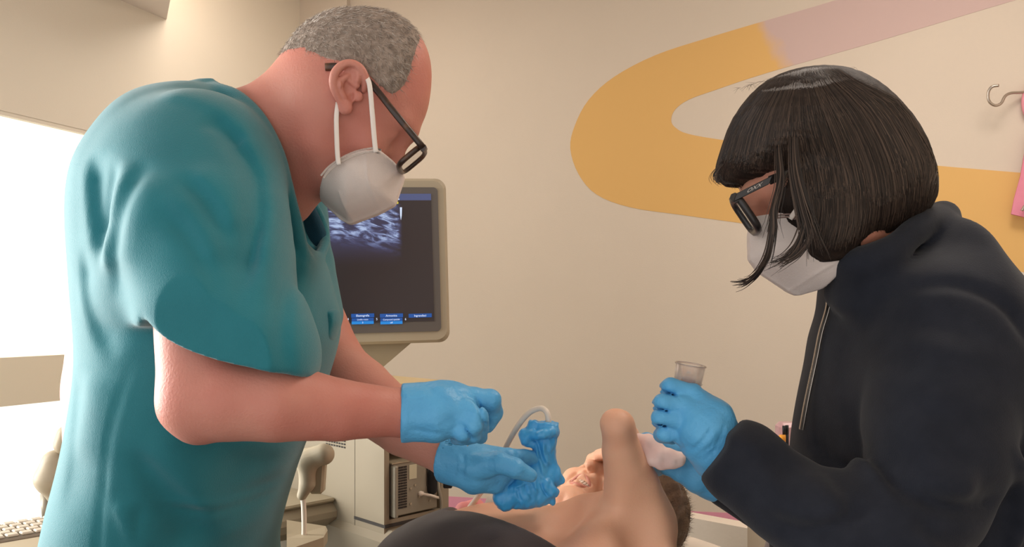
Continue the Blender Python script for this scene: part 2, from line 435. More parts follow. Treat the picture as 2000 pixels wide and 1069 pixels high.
# bulkhead high on the left wall, its underside catching the light
za = 2.345
pe = np.array([-1.053, 2.505, 0]); w0 = T(.596); w1 = T(-2.2)
pe2 = w1 + (pe - w0) + nL * .0
MB().prism([w0 + UP * za, pe + UP * za, pe2 + UP * za, w1 + UP * za], UP * (CH - za)).build('trim_1', M['ceil'], kind='structure')
# shallow pillar strip at the corner
p0 = Bw(592, 0) * [1, 1, 0]; p1 = Bw(684, 0) * [1, 1, 0]
MB().box((p0 + p1) / 2 + nB * .012 + UP * CH / 2, (p1 - p0) / 2, nB * .012, UP * CH / 2).build('trim_2', M['wall'], kind='structure')
rc = [CR - dB * .2 + dL * .2, Q + dL * .2 + dB * .1, Q - dL * 3.7 + dB * .1, CR - dL * 4.2 - dB * .2]
MB().prism([p - UP * .05 for p in rc], UP * .05).build('floor', M['floor'], kind='structure')
MB().prism([p + UP * CH for p in rc], UP * .05).build('ceiling', M['ceil'], kind='structure')
lf = thing('ceiling_light', 'square white ceiling light panel above the woman in navy', 'lamp', (1.0, 1.45, CH))
MB().box((1.0, 1.45, CH - .02), (.32, 0, 0), (0, .32, 0), (0, 0, .02), .008).build('frame', M['plastic'], lf)
MB().box((1.0, 1.45, CH - .042), (.29, 0, 0), (0, .29, 0), (0, 0, .003)).build('diffuser', mat('diffuser', (255, 240, 220), emit=(255, 226, 200), estr=4), lf)
lf = thing('ceiling_light', 'added square fill light panel above the monitor, brightening the left wall', 'lamp', (-.75, 2.5, CH))  # unseen panel added as a body for the left wall fill
MB().box((-.75, 2.5, CH - .02), (.22, 0, 0), (0, .22, 0), (0, 0, .02), .008).build('frame', M['plastic'], lf)
MB().box((-.75, 2.5, CH - .042), (.2, 0, 0), (0, .2, 0), (0, 0, .003)).build('diffuser', mat('fill_diffuser', (255, 240, 220), emit=(255, 226, 200), estr=4), lf)
lf = thing('wall_lamp', 'small lamp under the ceiling by the window wall', 'lamp', (-1.13, 2.78, 2.62))
MB().tube([(-1.13, 2.78, CH), (-1.13, 2.78, 2.62)], .03, 16).build('base', M['steel'], lf)
MB().tube([(-1.13, 2.78, 2.62), (-1.13, 2.78, 2.54)], [.04, .07], 20).build('shade', mat('lamp_glass', (255, 240, 220), emit=(255, 224, 190), estr=5), lf)

# painted band on the back wall
def flatmesh(pts, n, th):
    from mathutils.geometry import tessellate_polygon
    vs = [Vector(p) for p in pts]; tr = tessellate_polygon([vs]); N = len(vs)
    v = [tuple(p) for p in pts] + [tuple(np.array(p) - np.array(n) * th) for p in pts]
    f = [tuple(t) for t in tr] + [(i, (i + 1) % N, (i + 1) % N + N, i + N) for i in range(N)]
    mb = MB(); mb.add(v, f); return mb
outer = bez([Bw(u, v) for u, v in [(2140, -165), (1900, -88), (1740, -36), (1640, -2), (1560, 22), (1480, 45), (1380, 75), (1280, 108), (1200, 150), (1150, 195), (1123, 245), (1114, 290), (1130, 340), (1165, 380), (1230, 405), (1330, 420), (1460, 438), (1600, 460), (1800, 497), (2010, 534), (2120, 556)]], 4)
inner = bez([Bw(u, v) for u, v in [(2120, 348), (2010, 339), (1810, 322), (1600, 300), (1420, 275), (1345, 262), (1320, 250), (1311, 236), (1318, 215), (1345, 195), (1400, 175), (1500, 142), (1700, 85), (1900, 25), (2010, -8), (2140, -50)]], 4)
pm = mat('stripe_paint', (222, 162, 72), .85)
nt = pm.node_tree; b = nt.nodes['Principled BSDF']; tc = nt.nodes['Texture Coordinate']
# the paint turns from ochre to lavender along the upper arm of the band
c0 = Bw(1495, 88)
dt = nt.nodes.new('ShaderNodeVectorMath'); dt.operation = 'DOT_PRODUCT'; sub = nt.nodes.new('ShaderNodeVectorMath'); sub.operation = 'SUBTRACT'
gn = nt.nodes.new('ShaderNodeNewGeometry')
nt.links.new(gn.outputs['Position'], sub.inputs[0]); sub.inputs[1].default_value = tuple(c0)
dd = dB * .86 + UP * .5; nt.links.new(sub.outputs[0], dt.inputs[0]); dt.inputs[1].default_value = tuple(dd)
ns = nt.nodes.new('ShaderNodeTexNoise'); ns.inputs['Scale'].default_value = 5; ns.inputs['Detail'].default_value = 4
ad = nt.nodes.new('ShaderNodeMath'); ad.operation = 'MULTIPLY_ADD'; nt.links.new(ns.outputs['Fac'], ad.inputs[0]); ad.inputs[1].default_value = .22
nt.links.new(gn.outputs['Position'], ns.inputs['Vector']); nt.links.new(dt.outputs['Value'], ad.inputs[2])
# only the upper arm (above z of the fork) is lavender
sp = nt.nodes.new('ShaderNodeSeparateXYZ'); nt.links.new(gn.outputs['Position'], sp.inputs[0])
mr = nt.nodes.new('ShaderNodeMapRange'); mr.inputs[1].default_value = .10; mr.inputs[2].default_value = .15; nt.links.new(ad.outputs[0], mr.inputs[0])
gt = nt.nodes.new('ShaderNodeMath'); gt.operation = 'GREATER_THAN'; nt.links.new(sp.outputs['Z'], gt.inputs[0]); gt.inputs[1].default_value = float(Bw(1800, 300)[2])
mu = nt.nodes.new('ShaderNodeMath'); mu.operation = 'MULTIPLY'; nt.links.new(mr.outputs[0], mu.inputs[0]); nt.links.new(gt.outputs[0], mu.inputs[1])
mx = nt.nodes.new('ShaderNodeMix'); mx.data_type = 'RGBA'; nt.links.new(mu.outputs[0], mx.inputs['Factor']); mx.inputs[6].default_value = srgb((214, 172, 108)); mx.inputs[7].default_value = srgb((196, 172, 168))
nt.links.new(mx.outputs[2], b.inputs['Base Color'])
flatmesh([p + nB * .0012 for p in outer + inner], nB, .0012).build('painted_band', pm, None, kind='structure')
pk = mat('pink_paint', (214, 146, 168), .85)
flatmesh([Bw(u, v) + nB * .0012 for u, v in [(500, 958), (860, 969), (1100, 983), (1330, 998), (1460, 1004), (1700, 1015), (2150, 1035), (2150, 1240), (1300, 1230), (500, 1220)]], nB, .0012).build('painted_band_low', pk, None, kind='structure')

# hooks by the right edge, a pink holder and a hanging pink strap
hk = thing('coat_hook', 'bent steel hook on a pink plate at the right edge', 'hook', tuple(Bw(2010, 205)))
def Bo(u, v, off): return Bw(u, v, 0) * 1.0 if off == 0 else None
def Wo(u, v, off):                           # seen at (u,v), standing off the back wall
    k = (u - 1000.) / F; C2 = CR + nB * off; s = (k * C2[1] - C2[0]) / (dB[0] - k * dB[1]); p = C2 + s * dB; return p + UP * (CZ - (v - HV) / F * p[1])
hp = bez([Wo(1951, 167, .09), Wo(1937, 170, .09), Wo(1930, 182, .085), Wo(1932, 198, .08), Wo(1943, 206, .075), Wo(1955, 202, .07), Wo(1963, 188, .06), Wo(1974, 182, .05), Wo(1990, 181, .03), Wo(2012, 180, .012)], 6)
MB().tube(hp, .0042, 10).build('hook', M['steel'], hk, smooth=True)
fl = Field(Wo(2045, 290, 0) - .1, Wo(2045, 100, 0) + .12, .004)
fl.ell(Wo(2018, 200, .01), (.035, .016, .06)); fl.build('plate', M['pinkp'], hk)
hs = thing('pink_strap', 'pink cloth strap hanging at the right edge below the hook', 'strap', tuple(Wo(2010, 420, .02)))
MB().prism([Wo(u, v, .03) for u, v in [(2006, 255), (2030, 255), (2034, 432), (2008, 427), (1974, 419), (1980, 388), (1992, 345), (2000, 300)]], nB * .012).build('band', M['pinkc'], hs)
MB().tube(bez([Wo(1996, 412, .06), Wo(2002, 402, .06), Wo(2012, 402, .055), Wo(2016, 414, .04)], 5), .004, 8).build('buckle', M['steel'], hs, smooth=True)

# pen holder on a small cabinet behind the assistant
cb = thing('bedside_cabinet', 'pale cabinet behind the woman in the navy fleece', 'cabinet', (.62, 1.62, 0))
MB().box((.70, 1.66, .49), (.17, 0, 0), (0, .16, 0), (0, 0, .49), .01).build('body', M['plastic'], cb)
MB().box((.70, 1.66, .99), (.18, 0, 0), (0, .17, 0), (0, 0, .012), .006).build('worktop', M['white'], cb)
MB().box((.70, 1.495, .72), (.15, 0, 0), (0, .006, 0), (0, 0, .2), .004).build('door', M['plastic2'], cb)
ph = V(1541, 872, 1.6); ph[2] = 1.002
po = thing('pen_pot', 'clear plastic pot of pens beside the woman\'s fleece', 'pot', tuple(ph))
hh = V(1541, 825, 1.6)[2] - ph[2]
MB().box(ph + UP * hh / 2, (.024, 0, 0), (0, .02, 0), UP * hh / 2, .008).build('pot', M['clearp'], po)
def pen(name, u, v, u2, r, m, lab, Y=1.57, capm=None, grp=None):
    a = V(u2, 870, Y); a[2] = 1.006; b2 = V(u, v, Y)
    o = thing(name, lab, 'pen', tuple(a), grp)
    MB().tube([a, a + (b2 - a) * .8], r, 10).build('barrel', m, o, smooth=True); MB().tube([a + (b2 - a) * .78, b2], r * 1.12, 10).build('cap', capm or m, o, smooth=True)
pen('pen', 1531, 832, 1533, .0028, M['black'], 'black pen leaning left in the clear pot', 1.572)
pen('pen', 1537, 831, 1539, .0028, M['black'], 'black pen in the pot nearest the fleece', 1.575)
pen('marker', 1528, 850, 1530, .0055, M['orange'], 'short orange marker in the clear pot', 1.568)

# ------------------------------------------------------------------ bed
ax = np.array([.64, .768, 0]); px = np.array([-.768, .64, 0])      # along the bed to the head end, across it
bc = ax * .66 + px * .715
bed = thing('examination_bed', 'examination bed under the patient with white cover', 'bed', tuple(bc))
MB().box(bc - ax * .35 + UP * .77, ax * .98, px * .235, UP * .05, .03).build('mattress', M['vinyl'], bed)
MB().box(bc - ax * .35 + UP * .68, ax * .95, px * .21, UP * .035, .01).build('bed_frame', M['metal'], bed)
for i in (-1, 1):
    for j in (-1, 1):
        MB().box(bc - ax * .35 + ax * .8 * i + px * .17 * j + UP * .33, ax * .03, px * .03, UP * .33, .005).build('leg', M['metal'], bed)
pil = thing('pillow', 'white pillow under the patient\'s head', 'pillow', (.22, 1.40, .85))
g = Field((-.1, 1.1, .78), (.65, 1.75, 1.02), .006)
Rb = [ax, px, UP]
g.ell((.22, 1.425, .862), (.17, .21, .038), Rb, .01); g.whole(lambda x, y, z, f: f + .003 * noise3(x, y, z, 26, 3)); g.build('cushion', M['white'], pil)
# raised white board of a trolley in the lower right
sc = thing('white_panel', 'white draped panel edge below the pink stripe, right of the patient\'s hair', 'panel', (.5, 1.9, 0))
a = V(1325, 1007, 2.3); b2 = V(1500, 1040, 2.1)
MB().prism([np.array([a[0], a[1], 0]), a, b2, np.array([b2[0], b2[1], 0])], np.array([.02, .06, 0])).build('board', M['white'], sc)
cp = thing('chair', 'grey chair back low between the bed and the fleece', 'chair', tuple(V(1514, 1110, 1.42) * [1, 1, 0]))
pp = V(1514, 1120, 1.42)
g = Fb([pp], .14, .005); g.ell(pp, (.024, .02, .075), None, .01); g.build('backrest', M['vinyl'], cp)
MB().tube([pp * [1, 1, 0], pp - UP * .04], .012, 10).build('pole', M['steel'], cp); MB().box(pp * [1, 1, 0] + UP * .015, (.05, 0, 0), (0, .05, 0), (0, 0, .015), .01).build('base', M['darkgrey'], cp)

# ------------------------------------------------------------------ ultrasound machine
da = np.array([.7071, .7071, 0]); db = np.array([-.7071, .7071, 0])
um = thing('ultrasound_machine', 'ivory ultrasound machine with tall monitor behind the doctor', 'medical machine', (-.45, 1.75, 0))
# monitor
ry = math.radians(9); mr_ = np.array([math.cos(ry), math.sin(ry), 0]); rl = math.radians(1.6)
mu_ = np.array([-math.sin(rl) * mr_[0], 0.02, math.cos(rl)]); mu_ /= np.linalg.norm(mu_); mr_ = mr_ - mu_ * (mr_ @ mu_); mr_ /= np.linalg.norm(mr_); mn = np.cross(mr_, mu_)   # faces the camera
pr = V(875, 508, 1.78); MW = .42; MH = .364
mc = pr - mr_ * MW / 2
def rrect(c, r, u, w, h, rad, n=6):
    out = []
    for (sx, sy, a0) in ((1, 1, 0), (-1, 1, 90), (-1, -1, 180), (1, -1, 270)):
        for k in range(n + 1):
            t = math.radians(a0 + 90 * k / n); out.append(c + r * (sx * (w / 2 - rad) + rad * math.cos(t)) + u * (sy * (h / 2 - rad) + rad * math.sin(t)))
    return out
def slab(c, w, h, rad, d0, d1, bev=.0):      # rounded slab between two offsets along the screen normal
    mb = MB(); rings = [(w - 2 * bev, d1), (w, d1 - bev), (w, d0 + bev), (w - 2 * bev, d0)] if bev else [(w, d1), (w, d0)]
    L = [[p + mn * d for p in rrect(c, mr_, mu_, ww, h - (w - ww), rad)] for ww, d in rings]; N = len(L[0])
    vs = sum(L, []); fs = [tuple(range(N))]
    for i in range(len(L) - 1): fs += [(i * N + k, i * N + (k + 1) % N, (i + 1) * N + (k + 1) % N, (i + 1) * N + k) for k in range(N)]
    fs.append(tuple(range((len(L) - 1) * N, len(L) * N))[::-1]); return mb.add(vs, fs)
slab(mc, MW, MH, .024, -.045, 0, .006).build('monitor_housing', M['plastic'], um)
mon = slab(mc + mr_ * -.0 + mu_ * .002, MW - .038, MH - .046, .010, -.004, .003).build('monitor_bezel', M['bezel'], um)
# screen with a procedural sonogram
sw, sh = MW - .068, MH - .083
scc = mc + mu_ * .006
sm = bpy.data.materials.new('sonogram'); sm.use_nodes = True; nt = sm.node_tree; b = nt.nodes['Principled BSDF']; b.inputs['Base Color'].default_value = srgb((52, 42, 44)); b.inputs['Roughness'].default_value = .35; b.inputs['Emission Strength'].default_value = .9
gp = nt.nodes.new('ShaderNodeNewGeometry'); s1 = nt.nodes.new('ShaderNodeVectorMath'); s1.operation = 'SUBTRACT'; nt.links.new(gp.outputs['Position'], s1.inputs[0]); s1.inputs[1].default_value = tuple(scc)
def N(t, **k):
    n = nt.nodes.new(t)
    for a, v in k.items(): setattr(n, a, v)
    return n
def dot(vec, src):
    n = N('ShaderNodeVectorMath', operation='DOT_PRODUCT'); nt.links.new(src, n.inputs[0]); n.inputs[1].default_value = tuple(vec); return n.outputs['Value']
X = dot(mr_ / (sw / 2), s1.outputs[0]); Z = dot(mu_ / (sh / 2), s1.outputs[0])   # -1..1 on the screen
def math_(op, a, b_=None, c_=None):
    n = N('ShaderNodeMath', operation=op)
    for i, q in enumerate((a, b_, c_)):
        if q is None: continue
        if isinstance(q, (int, float)): n.inputs[i].default_value = q
        else: nt.links.new(q, n.inputs[i])
    return n.outputs[0]
def rng_(src, a, b_, c_=0.0, d_=1.0, sm_='SMOOTHSTEP'):
    n = N('ShaderNodeMapRange', interpolation_type=sm_); nt.links.new(src, n.inputs[0]); n.inputs[1].default_value = a; n.inputs[2].default_value = b_; n.inputs[3].default_value = c_; n.inputs[4].default_value = d_; return n.outputs[0]
cmb = N('ShaderNodeCombineXYZ'); nt.links.new(math_('MULTIPLY', X, 2.0), cmb.inputs[0]); nt.links.new(math_('MULTIPLY_ADD', Z, 5.0, math_('MULTIPLY', X, 1.5)), cmb.inputs[1])
n1 = N('ShaderNodeTexNoise'); n1.inputs['Scale'].default_value = 2.3; n1.inputs['Detail'].default_value = 7; n1.inputs['Roughness'].default_value = .62; n1.inputs['Distortion'].default_value = .8; nt.links.new(cmb.outputs[0], n1.inputs['Vector'])
fine = rng_(n1.outputs['Fac'], .36, .68)
lim = math_('MULTIPLY_ADD', X, -.22, .22)           # lower edge of the bright tissue
band = math_('MULTIPLY', rng_(math_('SUBTRACT', Z, lim), -.12, .25), rng_(Z, .86, .83))
band = math_('MULTIPLY', band, rng_(X, .64, .56))
haze = math_('MULTIPLY', math_('MULTIPLY', rng_(Z, -.15, .35), rng_(X, .64, .5)), rng_(Z, .86, .83))
rp = N('ShaderNodeValToRGB'); rp.color_ramp.elements[0].color = (0, 0, 0, 1); rp.color_ramp.elements[1].color = srgb((176, 196, 232)); e = rp.color_ramp.elements.new(.35); e.color = srgb((44, 52, 88)); e = rp.color_ramp.elements.new(.7); e.color = srgb((110, 126, 170))
nt.links.new(math_('MULTIPLY_ADD', math_('MULTIPLY', fine, band), .95, math_('MULTIPLY', haze, .22)), rp.inputs[0])
topb = rng_(Z, .895, .90, sm_='LINEAR')
mxa = N('ShaderNodeMix', data_type='RGBA'); nt.links.new(topb, mxa.inputs['Factor']); nt.links.new(rp.outputs[0], mxa.inputs[6]); mxa.inputs[7].default_value = srgb((62, 78, 122))
nt.links.new(mxa.outputs[2], b.inputs['Emission Color'])
def smesh(c, w, h, d): 
    a_, b__ = mr_ * w / 2, mu_ * h / 2; return MB().box(c + mn * d, a_, b__, mn * .0006)
scr = smesh(scc, sw, sh, .0034).build('screen', sm, um)
def em(name, c, s=1.0): return mat(name, tuple(int(v * .6) for v in c), .4, emit=c, estr=s)
blue_d, blue_l, white_e, yel_e = em('button_blue', (32, 78, 150), .9), em('button_light', (38, 128, 205), .9), em('screen_white', (205, 220, 245), .9), em('screen_yellow', (200, 185, 60), .9)
def sp_(u, v):                                # screen point under an image position
    d = np.array([(u - 1000.) / F, 1., -(v - HV) / F]); o = np.array([0, 0, CZ]); t = ((scc - o) @ mn) / (d @ mn); return o + d * t
def sbox(u0, v0, u1, v1, m, d=.0048, name='screen_button'):
    c = (sp_(u0, v0) + sp_(u1, v1)) / 2; w_ = abs((sp_(u1, v0) - sp_(u0, v0)) @ mr_); h_ = abs((sp_(u0, v1) - sp_(u0, v0)) @ mu_)
    return smesh(c, w_, h_, d).build(name, m, scr)
for u0, a_, b__, n_, num in ((600, '', 'Livello', '', '3'), (686, 'Elastografia', 'Livello rosso', '3', '4'), (742, 'Armonica', 'Compound spaziale', 'off', '5'), (798, 'Ingrandisci', '', '', '6')):
    u1 = u0 + 45
    if u0 == 600: u0, u1 = 630, 674
    sbox(u0, 613, u1, 620.5, blue_d)
    if a_: text_obj('screen_text', a_, .0062, sp_((u0 + u1) / 2, 617), mr_, mu_, white_e, scr, .0056)
    if b__:
        sbox(u0 + 1, 621.5, u1 - 1, 628, blue_d); sbox(u0 + 1, 628, u1 - 1, 633.5, blue_l)
        text_obj('screen_text', b__, .0046, sp_((u0 + u1) / 2, 624.6), mr_, mu_, white_e, scr, .0056)
        if n_: text_obj('screen_text', n_, .005, sp_((u0 + u1) / 2, 630.6), mr_, mu_, white_e, scr, .0056)
    if num != '3': text_obj('screen_text', num, .0065, sp_(u0 - 6, 624), mr_, mu_, white_e, scr, .005)
sbox(772, 395, 778, 399, yel_e, name='screen_mark')
MB().prism([sp_(781, 406) + mn * .005, sp_(785, 406) + mn * .005, sp_(784.5, 422) + mn * .005, sp_(783, 431) + mn * .005, sp_(781.5, 422) + mn * .005], mn * .0008).build('screen_mark', white_e, scr)
for u, v in ((776, 386), (777, 390)): sbox(u - 3, v - 1, u + 3, v + 1, white_e, name='screen_mark')
# monitor arm
MB().prism([mc + mr_ * (.07) - mu_ * .16 - mn * .03, mc + mr_ * .13 - mu_ * .178 - mn * .03, mc + mr_ * .085 - mu_ * .215 - mn * .03, mc - mr_ * .02 - mu_ * .30 - mn * .03, mc - mr_ * .09 - mu_ * .30 - mn * .03, mc - mr_ * .06 - mu_ * .16 - mn * .03], -mn * .05).build('monitor_arm', M['plastic2'], um)
MB().tube([sp_(686, 683) - mn * .028, sp_(686, 683) - mn * .032], .004, 12).build('screw', M['metal'], um)
# body: front corner at u=750
ec = np.array([-.245, 1.54, 0.])
dc = da * .60
def EB(a0, a1, b0, b1, z0, z1, bev=0.0): return MB().box(ec + dc * (a0 + a1) / 2 + db * (b0 + b1) / 2 + UP * (z0 + z1) / 2, dc * (a1 - a0) / 2, db * (b1 - b0) / 2, UP * (z1 - z0) / 2, bev)
zR = V(750, 1018, 1.54)[2]; zT = V(750, 868, 1.54)[2]; zTop = 1.165
cbm = MB()
for (a0, a1, b0, b1, z0, z1) in ((0, .02, 0, .40, zR, zT), (0.012, .27, .10, .40, zR, zT), (0, .27, 0, .40, zT, zTop - .03), (.235, .27, 0, .1, zR, zT), (0, .27, 0, .40, .15, zR)):
    q = EB(a0, a1, b0, b1, z0, z1, .0); cbm.add(q.v, q.f)
cbm.build('cart_body', M['cart'], um)
EB(-.012, .285, -.012, .42, zTop - .035, zTop, .014).build('top_cover', mat('cover_tan', (214, 190, 146), .5, (204, 180, 136), 5), um)
EB(-.02, .30, -.035, .42, .16, zR - .018, .02).build('lower_cover', M['cart'], um)
EB(-.002, .27, -.004, .10, zR - .014, zR - .008).build('shelf_gap', M['darkgrey'], um)
for k in (-1, 1):
    for j in (0, 1):
        c = ec + dc * (.03 + .22 * j) + db * (.2 + .16 * k)
        MB().tube([c + UP * .05 - da * .02, c + UP * .05 + da * .02], .05, 20).build('caster', M['darkgrey'], um, smooth=True)
        MB().tube([c + UP * .05, c + UP * .17], .018, 12).build('caster_stem', M['metal'], um, smooth=True)
# perforated vent on the left face
vt = MB()
for r in range(5):
    for c in range(8):
        p = ec + db * (.135 + .0095 * c) + UP * (V(640, 852 + 6.2 * r, 1.62)[2]) - da * .0008
        vt.box(p, da * .0006, db * .0026, UP * .0016)
vt.build('vent_holes', M['darkgrey'], um)
EB(-.0012, -.0002, .098, .0995, .5, zT).build('panel_seam', M['keybed'], um)
# tray low on the left
tp = V(598, 1035, 1.42)
MB().prism([V(560, 1040, 1.36) - UP * .01, V(560, 1016, 1.5) - UP * .0, V(636, 1028, 1.5), V(640, 1036, 1.46), V(632, 1050, 1.38), V(560, 1075, 1.3)], -UP * .02).build('tray', M['plastic2'], um)
# console with keyboard, seen left of the doctor
cc0 = V(-70, 1030, 1.40); cz = V(47, 998, 1.5)[2]
def CB(a0, a1, b0, b1, z0, z1, bev=.0):
    o = V(-70, 1030, 1.40) * [1, 1, 0]; return MB().box(o + da * (a0 + a1) / 2 - db * (b0 + b1) / 2 + UP * (z0 + z1) / 2, da * (a1 - a0) / 2, db * (b1 - b0) / 2, UP * (z1 - z0) / 2, bev)
CB(0, .62, -.03, .24, cz - .07, cz - .018, .02).build('console', M['plastic'], um)
kb = CB(.005, .40, .0, .115, cz - .018, cz - .010, .003).build('keyboard', M['keybed'], um)
for r in range(5):
    for c in range(17):
        off = .006 * (r % 3)
        CB(.012 + off + c * .0215, .012 + off + c * .0215 + .0188, .006 + r * .0215, .006 + r * .0215 + .0188, cz - .010, cz - .005, .002).build('key', M['key'], kb)
CB(.01, .6, .125, .235, cz - .02, cz - .012, .004).build('palm_rest', M['plastic2'], um)
MB().prism([ec + db * .3 + UP * (cz - .12), ec + db * .42 + UP * (cz - .12), V(60, 1000, 1.6) * [1, 1, 0] + UP * (cz - .12), V(60, 1000, 1.45) * [1, 1, 0] + UP * (cz - .12)], UP * .06).build('console_bracket', M['plastic2'], um)
# probe holders
def holder(pts, rs, ext, name='probe_holder', hh=.005):
    P = np.array(pts); g = Field(P.min(0) - ext, P.max(0) + ext, hh); g.chain(pts, rs, .01); return g
Yh = 1.58
g = holder([V(108, 905, Yh), V(104, 935, Yh), V(112, 968, Yh)], [.026, .034, .02], .06); g.build('probe_holder', M['plastic'], um)
MB().tube(bez([V(96, 912, Yh), V(104, 892, Yh), V(120, 876, Yh), V(140, 868, Yh)], 5), .006, 10, flat=.5).build('holder_arm', M['metal'], um, smooth=True)
MB().tube([V(88, 965, Yh), V(92, 1010, Yh - .02)], .009, 10).build('holder_stem', M['metal'], um, smooth=True)
g = holder([V(132, 850, Yh), V(128, 868, Yh)], [.02, .022], .05); g.build('holder_cap', M['plastic2'], um)
holder([V(560, 900, 1.50), V(600, 893, 1.46), V(626, 884, 1.44)], [.014, .016, .014], .05).build('holder_clip', M['plastic2'], um)
# resting probe in the right holder with its lead
pb = thing('ultrasound_probe', 'ivory probe hanging in the holder right of the doctor\'s waist', 'probe', tuple(V(605, 930, 1.40)))
g = Fb([V(590, 968, 1.40), V(632, 888, 1.40)], .05, .003)
g.chain([V(596, 899, 1.40), V(632, 888, 1.40)], [.016, .019], .01)
g.chain([V(600, 905, 1.40), V(600, 945, 1.40), V(590, 968, 1.40)], [.016, .0135, .009], .012)
g.build('housing', M['plastic'], pb)
MB().box(V(622, 930, 1.415), (.012, 0, 0), (0, .012, 0), (.002, 0, .03), .004).build('grip', M['plastic2'], pb)
MB().tube(bez([V(590, 965, 1.40), V(593, 990, 1.40), V(594, 1040, 1.40), V(592, 1140, 1.40)], 6), .0044, 10).build('cable', M['cable'], pb, smooth=True)
# printer in the bay of the right face
pt = thing('video_printer', 'grey metal printer box in the bay of the ultrasound machine', 'printer', tuple(ec + dc * .12 + UP * zR))
z0, z1 = zR + .004, zR + .108
EB(.028, .215, -.004, .095, z0, z1, .002).build('casing', M['metal'], pt)
EB(.024, .218, -.006, .095, z1 - .001, z1 + .0015).build('lid', M['plastic2'], pt)
EB(.024, .038, -.016, .0, z0, z1 - .004, .002).build('side_flange', M['metal'], pt)
gr = MB()
for r in range(16):
    for c in range(7):
        p = ec + dc * (.052 + .0052 * c) + UP * (z0 + .016 + r * .0052) - db * .0046; gr.box(p, dc * .0017, db * .0005, UP * .0018)
gr.build('vent_grille', M['darkgrey'], pt)
EB(.094, .125, -.0052, -.0042, z1 - .036, z1 - .008).build('label', M['paper'], pt)
for a_, dz in ((.10, .02), (.135, .03), (.118, .055), (.18, .018), (.10, .05)):
    c = ec + dc * a_ + UP * (z0 + dz) - db * .0045; MB().tube([c, c - db * .0016], .0022, 10).build('screw', M['plastic'], pt)
EB(.168, .178, -.007, -.003, z0 + .048, z0 + .09).build('connector', M['darkgrey'], pt)
c = ec + dc * .188 - db * .006 + UP * (z0 + .06)
g = Field(c - .06, c + .06, .003); g.chain([c - UP * .02, c + UP * .012], [.011, .012], .004); g.build('plug', M['black'], pt)
c1 = ec + dc * .14 - db * .006 + UP * (z0 + .036)
g = Field(c1 - .03, c1 + .03, .002); g.chain([c1, c1 + dc * .008], [.0055, .004], .002); g.build('cable_boot', M['cable'], pt)
MB().tube(bez([c1, c1 + dc * .03 - UP * .005 - db * .01, c1 + dc * .06 - UP * .012 - db * .008, c1 + dc * .085 - UP * .016], 5), .0028, 10).build('cable', M['cable'], pt, smooth=True)
c2 = V(875, 945, 1.62)
MB().box(c2, (.009, 0, 0), (0, .01, 0), (0, 0, .008), .002).build('power_plug', M['black'], pt)
MB().tube(bez([ec + dc * .2 + UP * (z0 + .09) - db * .02, V(857, 950, 1.58), V(862, 985, 1.58), V(858, 1030, 1.58)], 6), .003, 8).build('power_cable', M['metal'], pt, smooth=True)
# ------------------------------------------------------------------ shared anatomy
def head_field(f, c, fw, up, sc=1.0, nose=True):
    """adds a head to the field: c centre of the cranium, fw where it faces, up its crown"""
    fw = np.array(fw, float); fw /= np.linalg.norm(fw); up = np.array(up, float); up -= fw * (up @ fw); up /= np.linalg.norm(up); lf = np.cross(up, fw)
    R = np.array([fw, lf, up]); P = lambda a, b, d: c + sc * (a * fw + b * lf + d * up)
    E = lambda p, r, k=.012, mode='add': f.ell(P(*p), np.array(r) * sc, R, k * sc, mode)
    E((-.004, 0, .002), (.100, .078, .098), .0)
    E((.030, 0, -.045), (.060, .058, .080), .03)
    E((.022, 0, -.082), (.058, .052, .040), .025)
    f.chain([P(-.005, .056, -.05), P(.02, .052, -.09), P(.07, .018, -.118)], [.016, .014, .014], .03); f.chain([P(-.005, -.056, -.05), P(.02, -.052, -.09), P(.07, -.018, -.118)], [.016, .014, .014], .03)
    E((.074, 0, -.112), (.018, .022, .016), .016)
    f.chain([P(.080, -.034, .006), P(.089, 0, .004), P(.080, .034, .006)], [.010, .011, .010], .014)
    for s_ in (-1, 1):
        E((.094, s_ * .032, -.016), (.014, .019, .012), .010, 'sub')
        E((.078, s_ * .032, -.017), (.0125, .0125, .0125), .003)
        E((.070, s_ * .042, -.045), (.02, .018, .018), .018)
        E((.086, s_ * .012, -.052), (.010, .0075, .007), .006)
    f.chain([P(.086, 0, -.008), P(.100, 0, -.03), P(.108, 0, -.048)], [.008, .0085, .0100], .010)
    f.chain([P(.082, -.020, -.076), P(.092, 0, -.073), P(.082, .020, -.076)], [.005, .0065, .005], .006)
    f.chain([P(.080, -.019, -.085), P(.089, 0, -.087), P(.080, .019, -.085)], [.005, .007, .005], .006)
    return P, R

